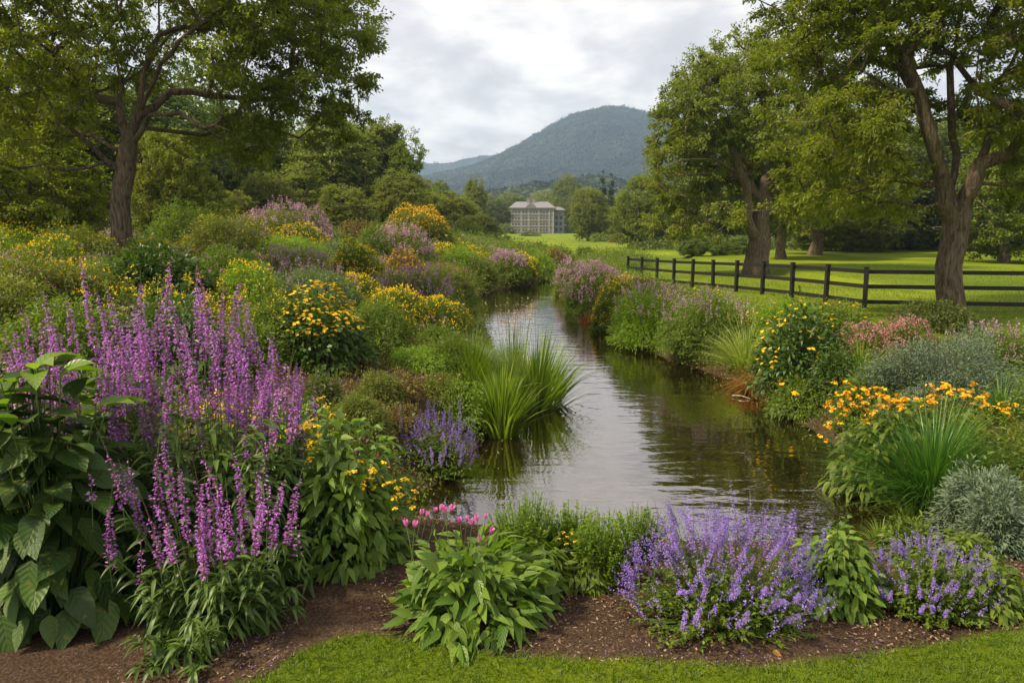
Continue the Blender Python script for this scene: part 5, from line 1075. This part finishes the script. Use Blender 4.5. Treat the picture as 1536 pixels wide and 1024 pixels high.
# ------------------------------------------------------------------ ground cover between the plants
def undergrowth():
    r = np.random.default_rng(91); g = G()
    n = 60000; y = 4.2 + 48 * r.random(n) ** 1.5; lx = left_x(y); side = r.random(n) < .68
    x = np.where(side, lx - .15 - 19 * r.random(n) ** 1.2, right_x(y) + .1 + 2.6 * r.random(n)); x = np.where(~side & (y < 9), right_x(y) + 8 * r.random(n), x)
    k = ((y > 5.6) | (np.abs(x) > 2.6)) & (sdf(x, y) > .08) & (np.abs(x / y) < .82) & ~((x > lx) & (x < right_x(y))); x, y = x[k], y[k]; n = len(x); z = height(x, y)
    # thin it where the brown slope shows
    per = 9; C = np.stack([x, y, z], 1); s = .13 + .012 * y; s = s * r.uniform(.5, 1.3, n)
    brown = (np.abs(x + 1.9 - .0 * y) < 1.2) & (y > 7) & (y < 11.5); s = np.where(brown, s * .5, s)
    P = C[:, None] + r.normal(size=(n, per, 3)) * s[:, None, None] * np.array([.8, .8, .3]) + UP * (s[:, None, None] * .5); D = nrm(r.normal(size=(n, per, 3)) * .7 + UP * .8)
    L = np.repeat(np.maximum(.045, 3.2 * y / F), per); tone = np.repeat(np.clip(fbm(x * .8, y * .5, 3, 12) * 1.1, 0, 1) * .6, per) + r.random(n * per) * .4
    mi = np.repeat(np.where(brown & (r.random(n) < .65), 2, np.where(fbm(x * .6 + 7, y * .35, 3, 33) + r.normal(0, .06, n) > .5, 1, 0)), per)
    for m in (0, 1, 2):
        q = mi == m; leaves(g, P.reshape(-1, 3)[q], D.reshape(-1, 3)[q], r.normal(size=(q.sum(), 3)) + UP, L[q] * r.uniform(.7, 1.3, q.sum()), L[q] * .4, m, 1, .1, .12, tone[q])
    # taller shoots growing between the mounds
    n = 15000; y = 6 + 44 * r.random(n) ** 1.4; lx = left_x(y); x = np.where(r.random(n) < .75, lx - .3 - 15 * r.random(n) ** 1.1, right_x(y) + .3 + 2.0 * r.random(n))
    k = (sdf(x, y) > .25) & (np.abs(x / y) < .8) & ~((x > lx) & (x < right_x(y))) & ~((np.abs(x + 1.7) < 1.5) & (y > 6.5) & (y < 12)); x, y = x[k], y[k]; n = len(x)
    A = np.stack([x, y, height(x, y)], 1); hh = r.uniform(.2, .62, n) * np.clip(.35 + 1.1 * fbm(x * .9, y * .7, 3, 51), .4, 1.3); B = A + UP * hh[:, None] + r.normal(size=(n, 3)) * .09 * np.array([1, 1, 0])
    per = 11; t = r.uniform(.25, 1.02, (n, per, 1)); P = A[:, None] * (1 - t) + B[:, None] * t; D = r.normal(size=P.shape) * np.array([1, 1, .4]) + UP * .5; L = np.repeat(np.maximum(.06, 3.4 * y / F), per)
    kind = np.repeat(np.where(fbm(x * .5 + 3, y * .4, 3, 61) > .5, 3, np.where(r.random(n) < .5, 0, 1)), per)
    for m in (0, 1, 3):
        q = kind == m; leaves(g, P.reshape(-1, 3)[q], D.reshape(-1, 3)[q], r.normal(size=(q.sum(), 3)) + UP * 1.2, L[q] * r.uniform(.7, 1.3, q.sum()), L[q] * .36, m, 1, .15, .12)
    tubes(g, A, B, np.full(n, .003), np.full(n, .0015), 3, 0)
    gf = G(); pa = fbm(x * .45 + 9, y * .3 + 2, 3, 71) + r.normal(0, .03, n); fy = pa > .53; fm = pa < .40
    fy &= (x < 0) | (y > 16); fm &= (x < 0) | (y > 14)
    for sel, mt in ((fy, 0), (fm, 1)):
        Q = np.repeat(B[sel], 4, 0) + r.normal(0, .035, (sel.sum() * 4, 3)); small_flowers(gf, Q, r, 1.0 * np.maximum(.03, 2.1 * np.repeat(y[sel], 4) / F), mt)
    tag(gf.obj('wildflowers', [MATS['yellow'], MATS['mauve']]), 'small yellow and mauve wildflowers scattered over the banks between the mounds', 'wildflowers', kind='stuff')
    tag(g.obj('undergrowth', [MATS['green'], MATS['olive_leaf'], MATS['brown_leaf'], MATS['lime']]), 'low mixed green undergrowth covering both banks', 'undergrowth', kind='stuff')
undergrowth()
def rough_grass():
    """grass and weeds at the foot of the trees beyond the lawns"""
    r = np.random.default_rng(92); g = G(); n = 16000; u = r.uniform(-100, 1650, n); Y = np.where(u < 640, r.uniform(30, 60, n), r.uniform(74, 100, n)); Y = np.where((u > 640) & (u < 960), r.uniform(262, 285, n), Y)
    x = (u - 768) * Y / F; C = np.stack([x, Y, height(x, Y)], 1); s = .3 + Y * .006
    P = np.repeat(C, 6, 0) + r.normal(size=(n * 6, 3)) * np.repeat(s, 6)[:, None] * np.array([1, 1, .5]) + UP * np.repeat(s, 6)[:, None] * .5
    L = np.repeat(.12 + Y * .003, 6); leaves(g, P, r.normal(size=P.shape) + UP, r.normal(size=P.shape) + UP, L, L * .5, 0, 1, .1, .1)
    tag(g.obj('rough_grass', MATS['dark_leaf']), 'dark weeds and low growth at the foot of the woods', 'undergrowth', kind='stuff')
rough_grass()
# ------------------------------------------------------------------ fence
noisemat('fence_paint', [(.3, (.006, .005, .005)), (.6, (.012, .011, .011)), (.8, (.03, .027, .025))], 14, .55, .5, .006, (1, 1, .25), spec=.4)
def fence():
    pts = [(5.35, 34.0), (9.17, 19.0)]; n = 10; P = [np.array(pts[0]) * (1 - t) + np.array(pts[1]) * t for t in np.linspace(0, 1, n + 1)]
    P += [np.array((11.25, 18.55)), np.array((13.4, 18.1)), np.array((15.5, 17.7))]
    z = [hz(p[0], p[1]) for p in P]; Z = np.convolve(np.pad(z, 1, 'edge'), [.25, .5, .25], 'valid'); t = thing('post_and_rail_fence', 'black three-rail wooden fence running along the lawn behind the right bank', 'fence', (P[5][0], P[5][1], Z[5])); o = np.array([P[5][0], P[5][1], Z[5]])
    for i, p in enumerate(P):
        a = math.atan2(*(P[min(i + 1, len(P) - 1)] - P[max(i - 1, 0)])[::-1]); g = G(); q = np.array([p[0], p[1], Z[i]]) - o
        box(g, q + [0, 0, .42], (.10, .10, 1.28), 0, a); box(g, q + [0, 0, 1.066], (.118, .118, .018), 0, a); po = g.obj('post', MATS['fence_paint'], t); po.rotation_euler = (0, 0, 0); tl = rng.normal(0, .012, 2); V_ = po.data; 
        for vv in V_.vertices: vv.co.x += tl[0] * (vv.co.z - q[2]); vv.co.y += tl[1] * (vv.co.z - q[2])
    for k, hgt in enumerate((.94, .56, .16)):
        g = G()
        for i in range(len(P) - 1):
            A = np.array([P[i][0], P[i][1], Z[i] + hgt]) - o; B = np.array([P[i + 1][0], P[i + 1][1], Z[i + 1] + hgt]) - o; d = B - A; nn = np.array([-d[1], d[0], 0]); nn /= np.linalg.norm(nn)
            A = A - nn * -.066; B = B - nn * -.066; A, B = A + d * .002, B - d * .002
            S = nn * .016; U = np.array([0, 0, .052]); V = [A - S - U, A + S - U, A + S + U, A - S + U, B - S - U, B + S - U, B + S + U, B - S + U]
            g.add(V, [[0, 1, 2, 3], [4, 7, 6, 5], [0, 4, 5, 1], [1, 5, 6, 2], [2, 6, 7, 3], [3, 7, 4, 0]])
        g.obj('rail', MATS['fence_paint'], t)
fence()
# ------------------------------------------------------------------ mansion
noisemat('stone_wall', [(.3, (.165, .160, .150)), (.6, (.225, .215, .20)), (.8, (.28, .27, .25))], 1.2, .9, .3, .03)
noisemat('stone_trim', [(.3, (.25, .24, .225)), (.7, (.34, .325, .30))], 2.0, .85, .2, .02)
noisemat('slate_roof', [(.3, (.11, .108, .12)), (.7, (.20, .195, .215))], 1.5, .5, .5, .05, (1, 6, 6))
noisemat('window_glass', [(.3, (.02, .025, .03)), (.7, (.06, .07, .08))], .6, .12, 0, 0, spec=.8)
noisemat('door_wood', [(.3, (.05, .03, .02)), (.7, (.10, .06, .04))], 3)
def mansion():
    Y = 250.; A = at_y(766, 345, Y); W = 64 * Y / F; zb = hz(A[0] + W / 2, Y) - .3; top = at_y(766, 313, Y)[2]; H = top - zb; D = 12.0; wing = 16 * Y / F
    t = thing('mansion', 'pale stone three-storey mansion with grey slate roof below the mountain', 'mansion', (A[0], Y, zb))
    wall = G(); box(wall, (W / 2, D / 2, H / 2), (W, D, H)); box(wall, (W + wing / 2, D / 2 + 1.5, H * .46), (wing, D - 2, H * .92)); 
    w = wall.obj('wall', MATS['stone_wall'], t)
    tr = G()
    for k in range(1, 4): box(tr, (W / 2, -.12, H * (.10 + .235 * k)), (W + .1, .14, .22))
    box(tr, (W / 2, D / 2, H + .12), (W + .9, D + .9, .34)); box(tr, (W + wing / 2 + .3, D / 2 + 1.5, H * .92 + .1), (wing + .2, D - 1.6, .3))
    cols = [0, .245, .415, .65, .89, 1.0]
    for c in cols: box(tr, (np.clip(c * W, .25, W - .25), -.10, H * .5), (.38, .20, H - .1))
    tr.obj('stone_trim', MATS['stone_trim'], t)
    n = 0
    for k in range(4):
        zc = H * (.10 + .235 * k) + H * .122
        if k == 3: zc = H * .87
        for c0, c1, m in ((0, .245, 3), (.245, .415, 2), (.415, .65, 3), (.65, .89, 3)):
            if k == 0 and False: continue
            for j in range(m):
                xc = W * (c0 + (c1 - c0) * (j + .5) / m + .012 * (1 - 2 * (j / max(m - 1, 1)))); hh = H * .150 if k < 3 else H * .15
                if k == 0: zc = H * .20; hh = H * .13
                zc_ = [H * .205, H * .43, H * .655, H * .875][k] - H * .045
                wn = G(); ww = W * (c1 - c0) / m * .60
                for sx in (-1, 1): box(wn, (xc + sx * ww / 2, -.07, zc_), (.12, .18, hh))
                for sz in (-1, 1): box(wn, (xc, -.07, zc_ + sz * hh / 2), (ww + .12, .20, .12))
                box(wn, (xc, -.05, zc_), (.07, .10, hh)); f = wn.obj('window', MATS['stone_trim'], t)
                pn = G(); box(pn, (xc, -.02, zc_), (ww, .05, hh)); pn.obj('pane', MATS['window_glass'], f)
    for k in range(3):
        for j in (0, 1):
            zc_ = [H * .20, H * .43, H * .66][k]; wn = G(); xc = W + wing * (.28 + .42 * j); box(wn, (xc, 1.43 + 1.0, zc_ + H * .08), (.9, .2, .15)); box(wn, (xc, 2.43, zc_ - H * .08), (.9, .2, .12)); f = wn.obj('window', MATS['stone_trim'], t); pn = G(); box(pn, (xc, 2.47, zc_), (.8, .1, H * .15)); pn.obj('pane', MATS['window_glass'], f)
    # porch and door
    d = G(); box(d, (W * .44, -.12, H * .075), (1.3, .2, H * .15)); d.obj('door', MATS['door_wood'], t)
    r = G(); e = .6; rh = 3.0; z0 = H + .30
    def hip(x0, x1, y0, y1, z0, rh, ins):
        V = [(x0, y0, z0), (x1, y0, z0), (x1, y1, z0), (x0, y1, z0), (x0 + ins, (y0 + y1) / 2 - .4, z0 + rh), (x1 - ins, (y0 + y1) / 2 - .4, z0 + rh), (x1 - ins, (y0 + y1) / 2 + .4, z0 + rh), (x0 + ins, (y0 + y1) / 2 + .4, z0 + rh)]
        r.add(V, [[0, 1, 5, 4], [1, 2, 6, 5], [2, 3, 7, 6], [3, 0, 4, 7], [4, 5, 6, 7]])
    hip(-e, W + e, -e, D + e, z0, 2.2, 2.4); rf = r.obj('roof', MATS['slate_roof'], t)
    r = G(); hip(W - .2, W + wing + .4, .9, D + .4, H * .92 + .26, 1.2, 1.6); r.obj('wing_roof', MATS['slate_roof'], t)
    gb = G(); xc = W * .47; V = [(xc - 2.0, -.4, z0), (xc + 2.0, -.4, z0), (xc + 2.0, 4, z0), (xc - 2.0, 4, z0), (xc, -.4, z0 + 1.9), (xc, 5.4, z0 + 1.9)]
    gb.add(V, [[0, 1, 4, 4], [1, 2, 5, 4], [2, 3, 5, 5], [3, 0, 4, 5]]); gb.obj('gable', MATS['slate_roof'], rf)
    for cx in (.42, .54):
        c = G(); box(c, (W * cx, D * .42, z0 + 2.2), (1.0, .8, 2.6)); box(c, (W * cx, D * .42, z0 + 3.56), (1.2, 1.0, .14)); c.obj('chimney', MATS['stone_wall'], rf)
mansion()
# ------------------------------------------------------------------ small things at the water
def stick():
    p = ground(1122, 598); g = G(); A = np.array([-.10, .08, .02]); B = np.array([.12, -.10, .01]); k = np.linspace(0, 1, 8)[:, None]
    tube(g, A + (B - A) * k + np.array([0, 0, .02]) * np.sin(k * 3.1), np.linspace(.009, .004, 8), 6)
    leafmat('driftwood', [(.35, .30, .24), (.48, .42, .36)], tr=0, rough=.8)
    o = g.obj('stick', MATS['driftwood'], None, True, (p[0] - .15, p[1] - .1, WZ)); tag(o, 'bare pale stick lying at the water edge under the rust brown grass', 'stick')
stick()
def fallen_leaves():
    r = np.random.default_rng(17)
    names = ['orange-brown fallen leaf on the mulch under the widest violet mound', 'curled brown leaf floating near the right corner of the water', 'small tan leaf on the mulch left of the pink bells', 'pale yellow leaf on the mulch by the front purple plant']
    for (u, v), nm in zip([(1163, 984), (1312, 770), (590, 905), (352, 958)], names):
        p = ground(u, v); g = G(); leaves(g, np.array([[-.02, 0, .008]]), np.array([[1, .2, .15]]), np.array([[0, -.5, 1.]]), .055, .03, 0, 5, .3, .25, np.array([.8]), ([0, .2, .5, 1], [.1, .8, 1, .05]))
        z = max(p[2], WZ + .005); o = g.obj('fallen_leaf', MATS['rust'], None, True, (p[0], p[1], z)); o.rotation_euler = (0, 0, r.uniform(0, 6)); tag(o, nm, 'leaf', 'fallen leaves')
fallen_leaves()
def fallen_petals():
    r = np.random.default_rng(19); g = G(); n = 320; u = r.uniform(900, 1330, n); v = r.uniform(955, 1005, n); u[:150] = r.uniform(140, 430, 150); v[:150] = r.uniform(940, 1010, 150)
    P = np.array([ground(a, b) for a, b in zip(u, v)]) + UP * .006; leaves(g, P, r.normal(size=(n, 3)) * np.array([1, 1, .2]), UP + r.normal(0, .3, (n, 3)), .010, .006, 0, 1, 0, .2)
    tag(g.obj('fallen_petals', MATS['violet']), 'tiny violet petals dropped on the mulch', 'petals', kind='stuff')
fallen_petals()
# ------------------------------------------------------------------ haze
def haze():
    g = G(); box(g, (100, 1400, 205), (4600, 3100, 470)); m, nt, out = newmat('haze_air')
    v = N(nt, 'ShaderNodeVolumePrincipled'); v.inputs['Color'].default_value = (.48, .70, 1, 1); v.inputs['Density'].default_value = HAZE; v.inputs['Anisotropy'].default_value = .2
    nt.links.new(v.outputs[0], out.inputs['Volume']); tag(g.obj('haze', m), 'thin pale blue haze in front of the far mountain', 'haze', kind='stuff')
HAZE = .00028
if HAZE: haze()
